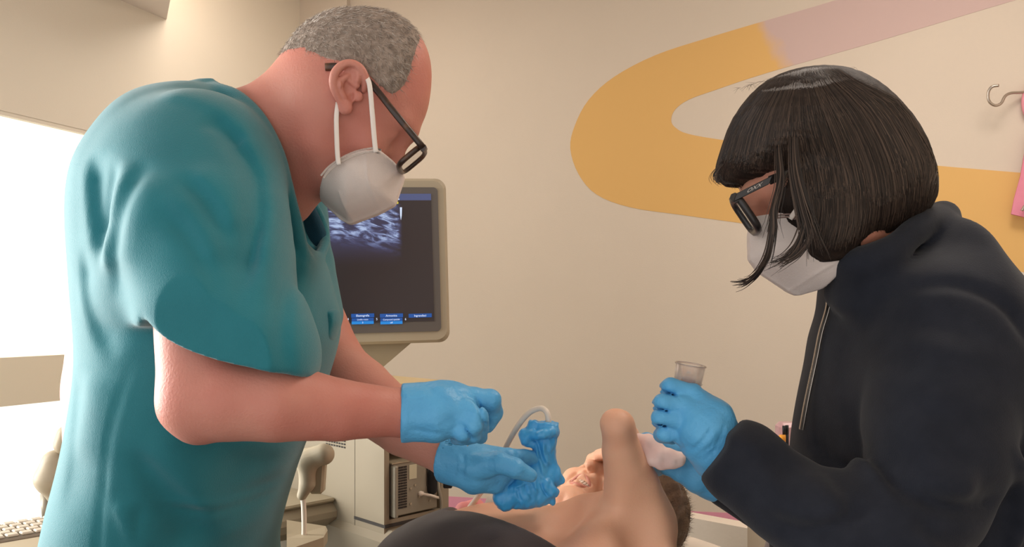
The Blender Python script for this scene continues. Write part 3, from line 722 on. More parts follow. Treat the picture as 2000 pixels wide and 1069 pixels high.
def ear(f, c, up, back, out, h=.064, so=1.45):
    """an ear: c centre on the skull, up along it, back towards the occiput, out away from the head"""
    up, back, out = [np.array(a, float) / np.linalg.norm(a) for a in (up, back, out)]
    Q = lambda a, b, d: c + h * (a * up + b * back + d * so * out)
    # plate leaning outwards at the back
    plate = [Q(.28, .04, .10), Q(.05, .14, .12), Q(-.18, .06, .08)]
    f.chain(plate, [.0125, .012, .008], .006)
    rim = bez([Q(.06, -.20, .03), Q(.26, -.25, .11), Q(.44, -.14, .17), Q(.50, .04, .20), Q(.42, .22, .23), Q(.22, .34, .25), Q(-.02, .34, .23), Q(-.22, .24, .18), Q(-.36, .12, .12)], 5)
    rr = [.0026 + .0014 * math.sin(math.pi * min(1, i / (len(rim) - 1) * 1.1)) for i in range(len(rim))]
    f.chain(rim, rr, .0035)
    f.ell(Q(-.40, .06, .10), (.0085, .006, .0085), None, .005)
    f.ell(Q(.20, .03, .245), (.010, .0065, .012), [np.cross(up, out) * 1.0, out, up], .004, 'sub')
    f.ell(Q(-.03, .02, .20), (.0090, .0075, .0115), [np.cross(up, out), out, up], .004, 'sub')
    f.ell(Q(-.14, -.03, .16), (.0045, .007, .006), [np.cross(up, out), out, up], .003, 'sub')
    anti = bez([Q(.26, .10, .17), Q(.12, .20, .19), Q(-.06, .20, .18), Q(-.20, .10, .15)], 5); f.chain(anti, [.0022] * len(anti), .003)
    f.chain(bez([Q(.10, -.12, .13), Q(.13, .0, .12), Q(.2, .1, .15)], 5), [.0017] * 11, .003)
    f.ell(Q(-.10, -.15, .09), (.0055, .004, .0065), None, .004)

def hand_field(f, palm, fingers, k=.0035):
    for pts, rs in palm: f.chain(pts, rs, .012)
    for pts, rs in fingers: f.chain(pts, rs, k)

# ------------------------------------------------------------------ the doctor
man = thing('person', 'standing person in teal scrubs bending over the patient, white mask and glasses', 'person', (-.50, 1.08, 0))
HY = 1.05
hc = V(698, 176, HY)
hfw = np.array([.74, 0, -.67]); hup = np.array([.67, 0, .74])
body = Field((-.80, .80, .20), (.02, 1.40, 1.78), .0042)
P, R = head_field(body, hc, hfw, hup, .975)
body.ell(V(752, 122, HY), (.056, .060, .056), None, .02)
# nape and neck
body.chain([V(640, 205, HY), V(575, 250, 1.06), V(490, 310, 1.08)], [.072, .074, .085], .03)
body.chain([V(598, 190, HY), V(535, 268, 1.07), V(455, 325, 1.09)], [.045, .050, .07], .02)
body.chain([V(640, 300, HY), V(600, 330, 1.06), V(550, 370, 1.08)], [.040, .040, .05], .03)
ec_ = V(690, 178, .973); ec_[1] = .978
earf = Fb([ec_], .05, .0012); ear(earf, ec_, (.20, -.02, .97), (-.97, -.10, .20), (-.10, -1, .02), .057)
# trunk and legs inside the clothes
body.chain([V(420, 345, 1.09), V(330, 500, 1.09), V(300, 760, 1.09), V(300, 1000, 1.08)], [.095, .11, .11, .105], .05)
body.chain([V(345, 340, .98), V(430, 330, 1.09), V(400, 340, 1.22)], [.065, .07, .065], .04)
for yy in (.99, 1.18):
    body.chain([V(300, 1000, yy), np.array([-.50, yy, .55]), np.array([-.51, yy, .23])], [.085, .06, .045], .03)
# near arm
body.chain([V(395, 320, .95), V(395, 560, .885), V(396, 776, .86)], [.058, .052, .045], .02)
body.chain([V(398, 778, .86), V(450, 776, .858), V(540, 784, .862), V(660, 801, .885), V(790, 806, .92)], [.0435, .0465, .0435, .034, .0265], .015)
body.cap(V(372, 800, .855), V(385, 835, .857), .022, .012, .02)
# far arm
body.chain([V(470, 340, 1.22), V(560, 520, 1.26), V(640, 705, 1.22)], [.06, .055, .052], .03)
body.chain([V(640, 715, 1.21), V(700, 765, 1.17), V(790, 835, 1.115), V(882, 893, 1.07)], [.052, .050, .040, .027], .015)
# hands
N_PALM = [([V(785, 805, .92), V(850, 795, .925), V(922, 782, .935)], [.027, .026, .0165]), ([V(785, 808, .92), V(860, 810, .915), V(905, 806, .915)], [.026, .026, .016]), ([V(800, 815, .92), V(850, 825, .915), V(888, 832, .915)], [.024, .021, .013]), ([V(820, 790, .93), V(880, 780, .935)], [.022, .020])]
N_FING = [([V(922, 780, .93), V(957, 783, .935), V(962, 808, .95), V(950, 832, .955)], [.0135, .0125, .0115, .0095]),
          ([V(908, 800, .912), V(934, 812, .905), V(938, 838, .925), V(938, 854, .94)], [.012, .0108, .0095, .0078]),
          ([V(900, 818, .908), V(924, 832, .902), V(925, 850, .915), V(912, 856, .935)], [.0115, .0100, .0090, .0078]),
          ([V(886, 832, .91), V(904, 846, .905), V(903, 856, .92), V(892, 857, .935)], [.0105, .009, .0082, .0072]),
          ([V(850, 805, .94), V(900, 808, .968), V(930, 832, .972), V(938, 850, .962)], [.015, .0125, .0105, .0085])]
F_PALM = [([V(880, 893, 1.07), V(930, 903, 1.062), V(990, 898, 1.065)], [.027, .026, .015]), ([V(880, 900, 1.07), V(925, 918, 1.062), V(975, 925, 1.065)], [.026, .026, .017]), ([V(890, 905, 1.07), V(930, 930, 1.06), V(966, 943, 1.065)], [.024, .022, .014])]
F_FING = [([V(985, 896, 1.07), V(1022, 893, 1.078), V(1050, 896, 1.092), V(1064, 908, 1.10)], [.0125, .0108, .0098, .0082]),
          ([V(978, 915, 1.078), V(1015, 920, 1.092), V(1042, 926, 1.098), V(1058, 934, 1.10)], [.012, .0105, .0095, .008]),
          ([V(970, 932, 1.075), V(1002, 942, 1.088), V(1028, 950, 1.094), V(1045, 954, 1.096)], [.0115, .0100, .0090, .0078]),
          ([V(960, 944, 1.07), V(985, 956, 1.078), V(1006, 962, 1.084), V(1018, 965, 1.088)], [.0105, .009, .0082, .0072]),
          ([V(925, 912, 1.045), V(975, 905, 1.030), V(1008, 916, 1.026), V(1035, 929, 1.034)], [.019, .0142, .0118, .0092])]
sh = lambda L, d: [(p, [max(r - d, .003) for r in rs]) for p, rs in L]
hand_field(body, sh(N_PALM, .0045), sh(N_FING, .005)); hand_field(body, sh(F_PALM, .004), sh(F_FING, .0045))
body.blur(1); bodyf = body.f.copy(); mbody = body.build('body', M['skin'], man); join_mesh(mbody, earf.mesh())
def glove(name, palm, fing, cuff, cr, parent, m, lo_, hi_, crump=.0007, h=.0019, fold=None, label=None):
    g = Fb([lo_, hi_], .035, h)
    hand_field(g, palm, fing, .0028); g.chain(cuff, cr, .010)
    g.whole(lambda x, y, z, f: f + crump * 1.3 * noise3(x, y, z, 260, 5, 6) + crump * 1.8 * noise3(x, y, z, 130, 8, 5, True))
    if fold: g.whole(lambda x, y, z, f: f - folds(g, fold[0], fold[1]))
    d = cuff[1] - cuff[0]; g.half(cuff[0], -(d), .0015)
    q = cuff[0] - d / np.linalg.norm(d) * .012
    g.cap(q, cuff[0] + d / np.linalg.norm(d) * .006, cr[0] - .0022, cr[0] - .0022, .001, 'sub')
    nx_ = d / np.linalg.norm(d); rc_ = cr[0] + .0002
    def ring(x, y, z):
        X_, Y_, Z_ = x - cuff[0][0], y - cuff[0][1], z - cuff[0][2]; t = X_ * nx_[0] + Y_ * nx_[1] + Z_ * nx_[2]; rr2 = np.sqrt(np.maximum(X_ * X_ + Y_ * Y_ + Z_ * Z_ - t * t, 0)); return np.sqrt((rr2 - rc_) ** 2 + (t - .0012) ** 2) - .0017
    g.op(ring, cuff[0] - .05, cuff[0] + .05, .0015)
    return g.build(name, m, parent, **({'label': label} if label else {}))
glove('glove', N_PALM, N_FING, [V(784, 806, .919), V(812, 806, .921), V(842, 806, .924)], [.0295, .0285, .026], man, M['glove'], V(770, 900, .88), V(990, 740, .97),
      fold=([([(800, 760), (802, 800), (798, 842)], .0022, .0009), ([(926, 772), (936, 792), (942, 812), (953, 836)], .0020, -.0036), ([(905, 822), (918, 842), (926, 858)], .0018, -.003), ([(790, 770), (820, 772), (850, 766)], .003, .0012), ([(800, 830), (840, 838), (875, 842)], .003, -.0012), ([(862, 830), (880, 815), (896, 812)], .005, -.0012), ([(840, 765), (880, 768), (915, 772)], .006, .001)], .92))
glove('glove', F_PALM, F_FING, [V(872, 891, 1.074), V(893, 897, 1.068), V(915, 905, 1.064)], [.0335, .0295, .026], man, M['glove'], V(855, 980, 1.01), V(1075, 860, 1.12),
      fold=([([(896, 880), (898, 905), (893, 935)], .0025, .0016), ([(906, 885), (909, 905), (905, 930)], .002, -.0014), ([(952, 888), (955, 910), (958, 925)], .0016, -.0008), ([(962, 888), (966, 908), (968, 920)], .0016, -.0008), ([(972, 892), (974, 905), (978, 915)], .0016, -.0007)], 1.05))

# scrub top
YS = 1.09
sc_out = outline([(75, 1240), (122, 1069), (150, 950), (178, 830), (196, 700), (188, 560), (180, 440), (188, 355), (214, 290), (262, 226), (312, 190), (370, 176), (430, 176), (475, 200), (522, 255), (556, 330), (577, 405), (600, 470), (626, 500), (638, 545), (655, 605), (657, 655), (632, 745), (592, 860), (562, 945), (530, 1069), (510, 1240)], YS, 5)
top = Field((-.84, .80, .78), (-.18, 1.36, 1.66), .0042)
top.f = inflate(top, sc_out, YS, .205, .15, blur=10)
# shoulders and far sleeve
top.chain([V(470, 300, 1.2), V(540, 420, 1.25)], [.08, .072], .04); 
fs = Field(top.lo, (-.18, 1.36, 1.66), .0042)
fs.chain([V(520, 380, 1.25), V(568, 520, 1.25), V(594, 630, 1.23)], [.078, .066, .060], .03); fs.half(V(615, 650, 1.23), V(640, 690, 1.23) - V(600, 560, 1.23), .003)
top.f = smin(top.f, fs.f, .03)
# near sleeve, open at the hem
sl = Field(top.lo, (-.18, 1.36, 1.66), .0042)
sl.chain([V(392, 338, .965), V(395, 455, .915), V(432, 610, .885), V(465, 700, .872)], [.097, .094, .088, .088], .05)
n_h = np.array([-.30, -.05, -.95]); 
hemc = V(460, 690, .87)
sl.chain([V(340, 400, .96), V(292, 570, .95)], [.09, .068], .05)
n_h = n_h / np.linalg.norm(n_h); e1 = np.array([n_h[2], 0, -n_h[0]]); e1 /= np.linalg.norm(e1); e2 = np.cross(n_h, e1)
sl.ell(V(468, 722, .875), (.074, .066, .050), [e1, e2, n_h], .004, 'sub')
D = folds(sl, [([(345, 640), (380, 664), (440, 690), (520, 708), (630, 746)], .004, .0016)], .87); sl.f = sl.f - D.astype(np.float32)
hp_ = bez([V(u, v, .872) for u, v in [(190, 632), (300, 640), (326, 622), (343, 636), (400, 672), (470, 698), (550, 716), (640, 748)]], 5)
# the hem curves: cut below the line
hx = np.array([p[0] for p in hp_]); hz = np.array([p[2] for p in hp_])
zc = np.interp(sl.x[:, 0, 0], hx, hz)[:, None, None]
sl.f = smax(sl.f, ((zc - sl.z) * .93 + 0 * sl.y), .002).astype(np.float32)
top.f = smin(top.f, sl.f, .012)
FO = [([(425, 262), (470, 300), (500, 350), (514, 420), (518, 520), (514, 640)], .009, -0.0101), ([(405, 246), (440, 262), (472, 290)], .007, -0.0081),
      ([(440, 240), (490, 290), (530, 380), (542, 470), (540, 600)], .011, 0.0081),
      ([(394, 361), (445, 412), (487, 490), (506, 575)], .010, -0.0081), ([(410, 345), (465, 400), (500, 470)], .009, 0.0068),
      ([(372, 420), (430, 480), (470, 545), (492, 610)], .011, -0.0068), ([(380, 400), (440, 460), (480, 530)], .01, 0.0054),
      ([(192, 300), (200, 380), (212, 450), (232, 520)], .016, -0.0121), ([(290, 330), (262, 400), (243, 470), (236, 540)], .013, 0.0108),
      ([(262, 330), (240, 400), (226, 470)], .012, -0.0081), ([(330, 330), (300, 400), (272, 480), (255, 590)], .012, -0.0068), ([(350, 350), (312, 440), (280, 560)], .012, 0.0068),
      ([(420, 600), (480, 640), (540, 660)], .012, -0.0041), ([(560, 360), (572, 480), (580, 600), (600, 740)], .006, -0.0054), ([(572, 420), (590, 520), (604, 640), (622, 740)], .006, 0.0041),
      ([(300, 185), (370, 190), (430, 215), (490, 270)], .01, 0.0041), ([(160, 480), (165, 560), (190, 640), (240, 700)], .012, -0.0054)]
LF = [([(300, 700), (268, 780), (250, 850), (238, 960), (226, 1069), (222, 1150)], .0035, -.0035), ([(306, 702), (274, 780), (256, 850), (244, 960), (232, 1069)], .003, .0022),
      ([(310, 850), (350, 900), (400, 980), (430, 1080)], .016, .006), ([(290, 860), (320, 920), (350, 1000), (360, 1080)], .014, -.006), ([(262, 960), (280, 1010), (300, 1080)], .008, .004), ([(600, 870), (560, 930), (500, 975), (420, 985)], .012, -.004),
      ([(303, 966), (297, 1010), (292, 1069)], .003, -.003), ([(303, 962), (360, 980), (430, 997), (500, 990), (560, 960)], .0035, .003), ([(303, 972), (360, 990), (430, 1005), (500, 998)], .003, -.003),
      ([(200, 720), (190, 800), (175, 900)], .02, .004), ([(470, 880), (440, 950), (430, 1060)], .02, -.005), ([(530, 880), (505, 960), (490, 1069)], .02, .004), ([(140, 720), (160, 850), (150, 1000)], .015, -.003)]
D = folds(top, FO, .90, 1.03) + folds(top, LF, .93, 1.05)
top.whole(lambda x, y, z, f: f - D - .0012 * noise3(x, y, z, 38, 11, 6))
# open neck
top.chain([V(452, 165, 1.07), V(520, 232, 1.05), V(570, 345, 1.07), V(606, 420, 1.10)], [.040, .058, .046, .030], .004, 'sub')
top.chain([V(590, 410, 1.11), V(612, 478, 1.12)], [.030, .010], .004, 'sub')
# collar band on the near side
cb_ = bez([V(420, 176, 1.04), V(462, 192, 1.0), V(505, 235, .975), V(538, 305, .975), V(560, 380, .99), V(578, 450, 1.02), V(592, 512, 1.05)], 6)
g2 = Field(top.lo, (-.18, 1.36, 1.66), .0042); g2.chain(cb_, [.010] * len(cb_), .004); top.f = smin(top.f, g2.f, .008)
top.chain([V(606, 392, 1.115), V(616, 440, 1.115), V(606, 482, 1.11), V(597, 518, 1.10)], [.026, .033, .022, .006], .004, 'sub')
g2 = Field(top.lo, (-.18, 1.36, 1.66), .0042); g2.chain(bez([V(600, 385, 1.16), V(622, 420, 1.17), V(635, 460, 1.16), V(628, 492, 1.12), V(596, 520, 1.06)], 6), [.007] * 25, .004); top.f = smin(top.f, g2.f, .008)
# standing collar corner
g2 = Field(top.lo, (-.18, 1.36, 1.66), .0042); g2.chain([V(350, 185, 1.05), V(392, 168, 1.05), V(415, 154, 1.05)], [.012, .008, .004], .004); g2.chain([V(414, 156, 1.05), V(430, 182, 1.04)], [.003, .008], .004); g2.chain([V(390, 178, 1.05), V(425, 182, 1.05)], [.012, .010]); top.f = smin(top.f, g2.f, .006)
top.half(np.array([0, 0, .80]), -UP, .003)
shirt = top.blur(1).build('scrub_top', M['scrub'], man)
# dark inner facing of the far collar
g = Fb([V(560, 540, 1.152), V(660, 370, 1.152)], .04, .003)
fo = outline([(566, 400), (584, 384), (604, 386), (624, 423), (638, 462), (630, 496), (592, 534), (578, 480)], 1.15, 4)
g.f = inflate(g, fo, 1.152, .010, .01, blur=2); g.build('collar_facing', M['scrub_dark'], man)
# chest pocket
g = Fb([V(615, 700, 1.08), V(670, 590, 1.08)], .04, .003); g.f = inflate(g, outline([(626, 601), (661, 605), (664, 630), (654, 662), (630, 690), (622, 650)], 1.08, 1), 1.08, .026, .006, blur=1); g.build('pocket', M['scrub'], man)
# trousers and clogs, below the frame
g = Field((-.72, .86, .06), (-.26, 1.32, .95), .008)
for yy in (.99, 1.18): g.chain([np.array([-.49, yy, .88]), np.array([-.50, yy, .5]), np.array([-.51, yy, .09])], [.115, .09, .075], .03)
g.ell((-.49, 1.085, .86), (.15, .19, .1), None, .03); g.half((0, 0, .075), -UP); g.build('trousers', M['scrub'], man)
for yy in (.99, 1.18):
    g = Field((-.66, yy - .08, -.01), (-.3, yy + .08, .14), .005); g.ell((-.47, yy, .045), (.14, .05, .045), None, .01); g.ell((-.53, yy, .06), (.06, .045, .05), None, .02); g.half((0, 0, .0), -UP); g.build('shoe', M['shoe'], man)

# hair: a cropped cap with short strands
def capregion(px_, Y): return outline(px_, Y, 5)
hg = Field(hc - .16, hc + .16, .0024)
head_field(hg, hc, hfw, hup, .975); hg.ell(V(752, 122, HY), (.056, .060, .056), None, .02)
hg.chain([V(598, 190, HY), V(535, 268, 1.07)], [.045, .052], .03)
hair_px = [(536, 122), (545, 60), (620, 0), (720, 0), (790, 30), (824, 80), (822, 112), (816, 140), (809, 172), (796, 196), (778, 210), (756, 196), (738, 180), (716, 166), (690, 162), (665, 164), (625, 158), (585, 140), (555, 126)]
hr = blur2(poly2(hg.x[:, 0], hg.z[0], capregion(hair_px, HY)), 2)[:, None, :]
skullf = hg.f.copy()
edge = np.clip(-hr / .012, 0, 1)
hg.f = smax(skullf - .0035 * edge + .0008 * noise3(hg.x, hg.y, hg.z, 700, 21, 6), hr + 0 * hg.y, .003).astype(np.float32)
hair = hg.build('hair', M['hair_g'], man)
def grad_at(F_, f, p):
    i = (p - F_.lo) / F_.h; i0 = np.clip(np.round(i).astype(int), 1, np.array(f.shape) - 2)
    g = np.array([f[i0[0] + 1, i0[1], i0[2]] - f[i0[0] - 1, i0[1], i0[2]], f[i0[0], i0[1] + 1, i0[2]] - f[i0[0], i0[1] - 1, i0[2]], f[i0[0], i0[1], i0[2] + 1] - f[i0[0], i0[1], i0[2] - 1]], float)
    return g / (np.linalg.norm(g) + 1e-9)
me = hair.data; nv = len(me.vertices); co = np.empty(nv * 3, np.float32); me.vertices.foreach_get('co', co); co = co.reshape(-1, 3)
vs, fsx = [], []
pick = rng.choice(nv, 9000)
for i in pick:
    p = co[i].astype(float); n = grad_at(hg, skullf, p)
    ii = np.round((p - hg.lo) / hg.h).astype(int)
    if hr[min(max(ii[0], 0), hr.shape[0] - 1), 0, min(max(ii[2], 0), hr.shape[2] - 1)] > -.001: continue
    fl_ = hfw * .9 - hup * .15 + rng.normal(size=3) * .55; fl_ -= n * (fl_ @ n); fl_ /= np.linalg.norm(fl_)
    L = .006 + .006 * rng.random(); d = n * .30 + fl_; d /= np.linalg.norm(d); s_ = np.cross(d, n); s_ /= np.linalg.norm(s_); wd_ = .00032
    q = p - n * .0006; k = len(vs)
    vs += [q - s_ * wd_, q + s_ * wd_, q + n * wd_ * 1.5, q + d * L]; fsx += [(k, k + 1, k + 3), (k + 1, k + 2, k + 3), (k + 2, k, k + 3)]
tone_mesh(MB().add(vs, fsx).build('hair_strands', M['hair_gs'], hair), 4)

# mask: two folded panels meeting in a keel
def keelmask(name, poly, keel, yc, half, wth, parent, lo_, hi_, h=.002, crease=(), bulge=.02):
    g = Field(lo_, hi_, h)
    pp_ = outline(poly, yc, 1); d2 = blur2(poly2(g.x[:, 0], g.z[0], pp_), 2)
    kk = [(p[0], p[2]) for p in (V(u, v, yc) for u, v in keel)]
    dk, t, sg = line2(g.x[:, 0], g.z[0], kk)
    hw = half * (1 - np.exp(-(np.maximum(dk, 0) + .001) / wth))
    hw = blur2(hw, 3)
    for pts, wd, am in crease:
        q = [V(u, v, yc - half * .7) for u, v in pts]; q = bez([(p[0], p[2]) for p in q], 4); dc, tc_, _ = line2(g.x[:, 0], g.z[0], q); hw = hw + am * np.exp(-(dc / wd) ** 2)
    sf = (np.abs(g.y - yc) - hw[:, None, :]) * .7
    g.f = smax(sf, d2[:, None, :] + 0 * g.y, .002).astype(np.float32)
    return g
mk_poly = [(626, 390), (652, 354), (682, 331), (720, 315), (754, 309), (778, 326), (791, 345), (784, 366), (772, 402), (740, 419), (684, 440), (668, 432), (640, 406)]
g = keelmask('m', mk_poly, [(800, 330), (790, 345), (784, 366), (772, 402), (740, 419), (684, 440), (640, 406), (606, 372), (596, 362)], HY, .076, .022, man, V(590, 455, HY) - .03 - np.array([0, .08, 0]), V(810, 270, HY) + np.array([.02, .11, .03]),
             crease=[([(682, 437), (668, 400), (662, 376)], .0018, .0022), ([(742, 418), (726, 380), (720, 340), (718, 296)], .0018, .0018)])
mask = g.build('face_mask', M['mask'], man)
st = MB()
def near_tube(mb, px_, Ys, r, n=8, flat=.35):
    P_ = bez([V(u, v, y) for (u, v), y in zip(px_, Ys)], 5); mb.tube(P_, r, n, True, flat, up=(1, 0, 0)); return mb
near_tube(st, [(660, 200), (657, 235), (659, 300), (662, 322)], [.972, .970, .970, .970], .0030)
near_tube(st, [(716, 150), (722, 168), (727, 220), (731, 270), (734, 298)], [.968, .963, .965, .968, .970], .0030)
st.build('ear_loop', M['strap'], mask, smooth=True)
# stitching along the rim of the mask
sx = MB(); seam = bez([V(u, v, .9733) for u, v in [(630, 345), (645, 328), (668, 312), (697, 299), (728, 293), (744, 297)]], 12)
for i in range(0, len(seam) - 1):
    p, q = seam[i], seam[min(i + 1, len(seam) - 1)]; d = (q - p) / np.linalg.norm(q - p); n_ = np.cross(d, [0, 1, 0])
    for o_ in (-.0021, .0021): sx.box(p + n_ * o_, d * .0006, (0, .0006, 0), n_ * .0011)
sx.build('rim_stitching', mat('stitch', (190, 178, 170), .9), mask)
# glasses
gl = MB()
def onhead(u, v, o): return V(u, v, min(surf_y(body, bodyf, u, v), surf_y(hg, hg.f, u, v)) - o)
tp_ = bez([onhead(635, 131, .003), onhead(660, 131, .001), onhead(692, 140, -.004), onhead(724, 163, .002), V(775, 226, .963), V(826, 288, .972)], 6)
gl.tube(tp_, [.0046] * 12 + [.0040] * (len(tp_) - 12), 8, True, .45, up=(.7, 0, .7))
fr = gl.build('glasses', M['frame_t'], man, smooth=True)
def rim(cY, w_, c0, c1, parent, m, mlens, rr=.0032, tilt=0.0):
    """one rim: c0 top and c1 bottom image points of the front edge, w_ half width across"""
    a = V(*c0, cY); b_ = V(*c1, cY); c = (a + b_) / 2; hh = (a - b_) / 2; L = np.linalg.norm(hh); hu = hh / L; yy = np.array([tilt, 1, 0]); yy /= np.linalg.norm(yy)
    pts = []
    for k in range(33):
        t = 2 * math.pi * k / 32; cx, sy = math.cos(t), math.sin(t); e = .5
        pts.append(c + yy * w_ * np.sign(cx) * abs(cx) ** e + hu * L * np.sign(sy) * abs(sy) ** e)
    MB().tube(pts, rr, 8, False).build('rim', m, parent, smooth=True)
    nn = np.cross(yy, hu); mb = MB(); q = pts[:-1]; mb.add([p + nn * .0006 for p in q] + [p - nn * .0006 for p in q], [tuple(range(32)), tuple(range(32, 64))[::-1]]); mb.build('lens', mlens, parent)
for cy in (1.010, 1.088): rim(cy, .031, (828, 292), (781, 331), fr, M['frame_t'], M['lens'], .0036, -.05)
MB().tube([V(824, 296, 1.041), V(822, 300, 1.057)], .003, 8).build('bridge', M['frame_t'], fr)
MB().tube([V(826, 288, .972), V(828, 291, .981)], .0045, 8).build('hinge', M['frame_t'], fr)
tp2 = bez([V(636, 132, 1.115), V(700, 138, 1.134), V(775, 226, 1.135), V(826, 288, 1.122)], 6); MB().tube(tp2, .004, 8, True, .5).build('temple', M['frame_t'], fr, smooth=True)
# the syringe in the near hand
sy = thing('syringe', 'small clear syringe held between the doctor\'s right fingertips', 'syringe', tuple(V(938, 860, .957)))
a = V(946, 846, .966); b_ = V(912, 872, .975); dd_ = b_ - a
MB().tube([a, a + dd_ * .55], .0042, 14).build('barrel', M['clear'], sy, smooth=True)
MB().tube([a + dd_ * .55, a + dd_ * .66], .0022, 10).build('hub', M['strap'], sy, smooth=True); MB().tube([a + dd_ * .66, b_], .0005, 6).build('needle', M['steel'], sy)
MB().tube([a - dd_ * .3, a + dd_ * .1], .0018, 8).build('plunger', M['clear'], sy, smooth=True)
# ------------------------------------------------------------------ the woman
wo = thing('person', 'standing person in a navy fleece with dark bobbed hair, white mask and black glasses', 'person', (.66, .98, 0))
WY = .97
wc = V(1590, 318, WY)
wfw = np.array([-.80, 0, -.60]); wup = np.array([-.60, 0, .80])
wb = Field((.12, .70, .20), (1.02, 1.25, 1.66), .0042)
head_field(wb, wc, wfw, wup, .96)
wb.chain([V(1640, 400, WY), V(1712, 470, .98), V(1790, 590, 1.0)], [.055, .048, .045], .03)
wb.chain([V(1800, 620, 1.0), V(1840, 800, .99), V(1840, 1100, .99)], [.075, .085, .09], .04)
wb.chain([V(1850, 650, .89), V(1810, 620, 1.0), V(1830, 640, 1.10)], [.048, .05, .048], .03)
for yy in (.90, 1.07): wb.chain([V(1880, 1100, yy), np.array([.56, yy, .55]), np.array([.57, yy, .23])], [.08, .055, .04], .03)
# near arm (raised fist), far arm behind it
NE = V(1735, 1085, .80)
wb.chain([V(1865, 640, .87), V(1800, 860, .82), NE], [.048, .042, .036], .02); wb.chain([NE, V(1560, 985, .83), V(1412, 886, .895)], [.036, .036, .025], .015)
FE = V(1700, 1120, 1.12)
wb.chain([V(1850, 640, 1.12), V(1780, 880, 1.14), FE], [.046, .04, .034], .02); wb.chain([FE, V(1540, 1010, 1.12), V(1402, 935, 1.09)], [.034, .034, .023], .015)
WP = [([V(1412, 886, .895), V(1390, 820, .892), V(1352, 772, .905)], [.026, .024, .013]), ([V(1412, 886, .895), V(1380, 835, .885), V(1338, 797, .895)], [.026, .024, .014]),
      ([V(1405, 890, .895), V(1370, 850, .885), V(1335, 825, .895)], [.025, .022, .013]), ([V(1400, 893, .90), V(1365, 868, .893), V(1334, 852, .90)], [.023, .019, .012])]
WF = [([V(1352, 770, .905), V(1310, 755, .902), V(1302, 760, .930), V(1328, 770, .948)], [.0112, .0095, .0085, .0075]),
      ([V(1340, 794, .895), V(1296, 786, .892), V(1290, 790, .920), V(1318, 798, .943)], [.0112, .0098, .0087, .0077]),
      ([V(1336, 821, .893), V(1290, 817, .892), V(1287, 820, .920), V(1314, 826, .942)], [.0110, .0096, .0085, .0076]),
      ([V(1334, 850, .898), V(1299, 847, .897), V(1292, 851, .920), V(1313, 856, .938)], [.0103, .0088, .0080, .0070]),
      ([V(1392, 855, .915), V(1372, 810, .945), V(1352, 778, .958), V(1338, 756, .955)], [.017, .0125, .0108, .0088])]
XP = [([V(1402, 935, 1.09), V(1370, 915, 1.09), V(1330, 893, 1.10)], [.024, .021, .014]), ([V(1402, 940, 1.09), V(1366, 925, 1.08), V(1325, 908, 1.09)], [.024, .021, .014]), ([V(1400, 945, 1.09), V(1362, 935, 1.08), V(1328, 924, 1.085)], [.021, .018, .012])]
XF = [([V(1330, 893, 1.10), V(1290, 868, 1.115), V(1262, 856, 1.12), V(1244, 856, 1.125)], [.0105, .0088, .0075, .006]),
      ([V(1327, 900, 1.095), V(1290, 884, 1.10), V(1270, 882, 1.12), V(1262, 892, 1.13)], [.0105, .009, .008, .007]),
      ([V(1325, 910, 1.09), V(1296, 900, 1.10), V(1278, 900, 1.12), V(1274, 910, 1.13)], [.0105, .009, .008, .007]),
      ([V(1326, 924, 1.085), V(1302, 916, 1.09), V(1288, 914, 1.11), V(1286, 922, 1.12)], [.0095, .0082, .0075, .0065]),
      ([V(1360, 905, 1.075), V(1325, 880, 1.068), V(1296, 872, 1.075), V(1280, 874, 1.085)], [.014, .0115, .0098, .008])]
hand_field(wb, sh(WP, .0045), sh(WF, .005)); hand_field(wb, sh(XP, .004), sh(XF, .0045))
wb.blur(1).build('body', M['skin_w'], wo)
glove('glove', WP, WF, [V(1425, 897, .897), V(1405, 880, .895), V(1385, 860, .893)], [.0300, .0290, .025], wo, M['glove'], V(1450, 940, .86), V(1270, 730, .98), crump=.0006,
      fold=([([(1298, 769), (1312, 771), (1330, 778)], .0014, -.0045), ([(1284, 801), (1298, 803), (1314, 809)], .0014, -.0045), ([(1282, 834), (1296, 834), (1312, 840)], .0014, -.0045), ([(1385, 830), (1370, 850), (1345, 885)], .0022, -.0016), ([(1392, 835), (1378, 858), (1352, 890)], .003, .0012), ([(1410, 820), (1400, 850), (1385, 885)], .0025, -.0012), ([(1400, 865), (1385, 872), (1362, 892)], .002, .0012), ([(1330, 862), (1322, 868), (1316, 878)], .002, -.0012), ([(1345, 868), (1340, 876), (1335, 884)], .002, -.0012)], .875))
glove('glove', XP, XF, [V(1412, 941, 1.09), V(1392, 930, 1.09), V(1370, 918, 1.09)], [.0275, .0265, .022], wo, M['glove'], V(1425, 975, 1.05), V(1240, 840, 1.14), crump=.0005)
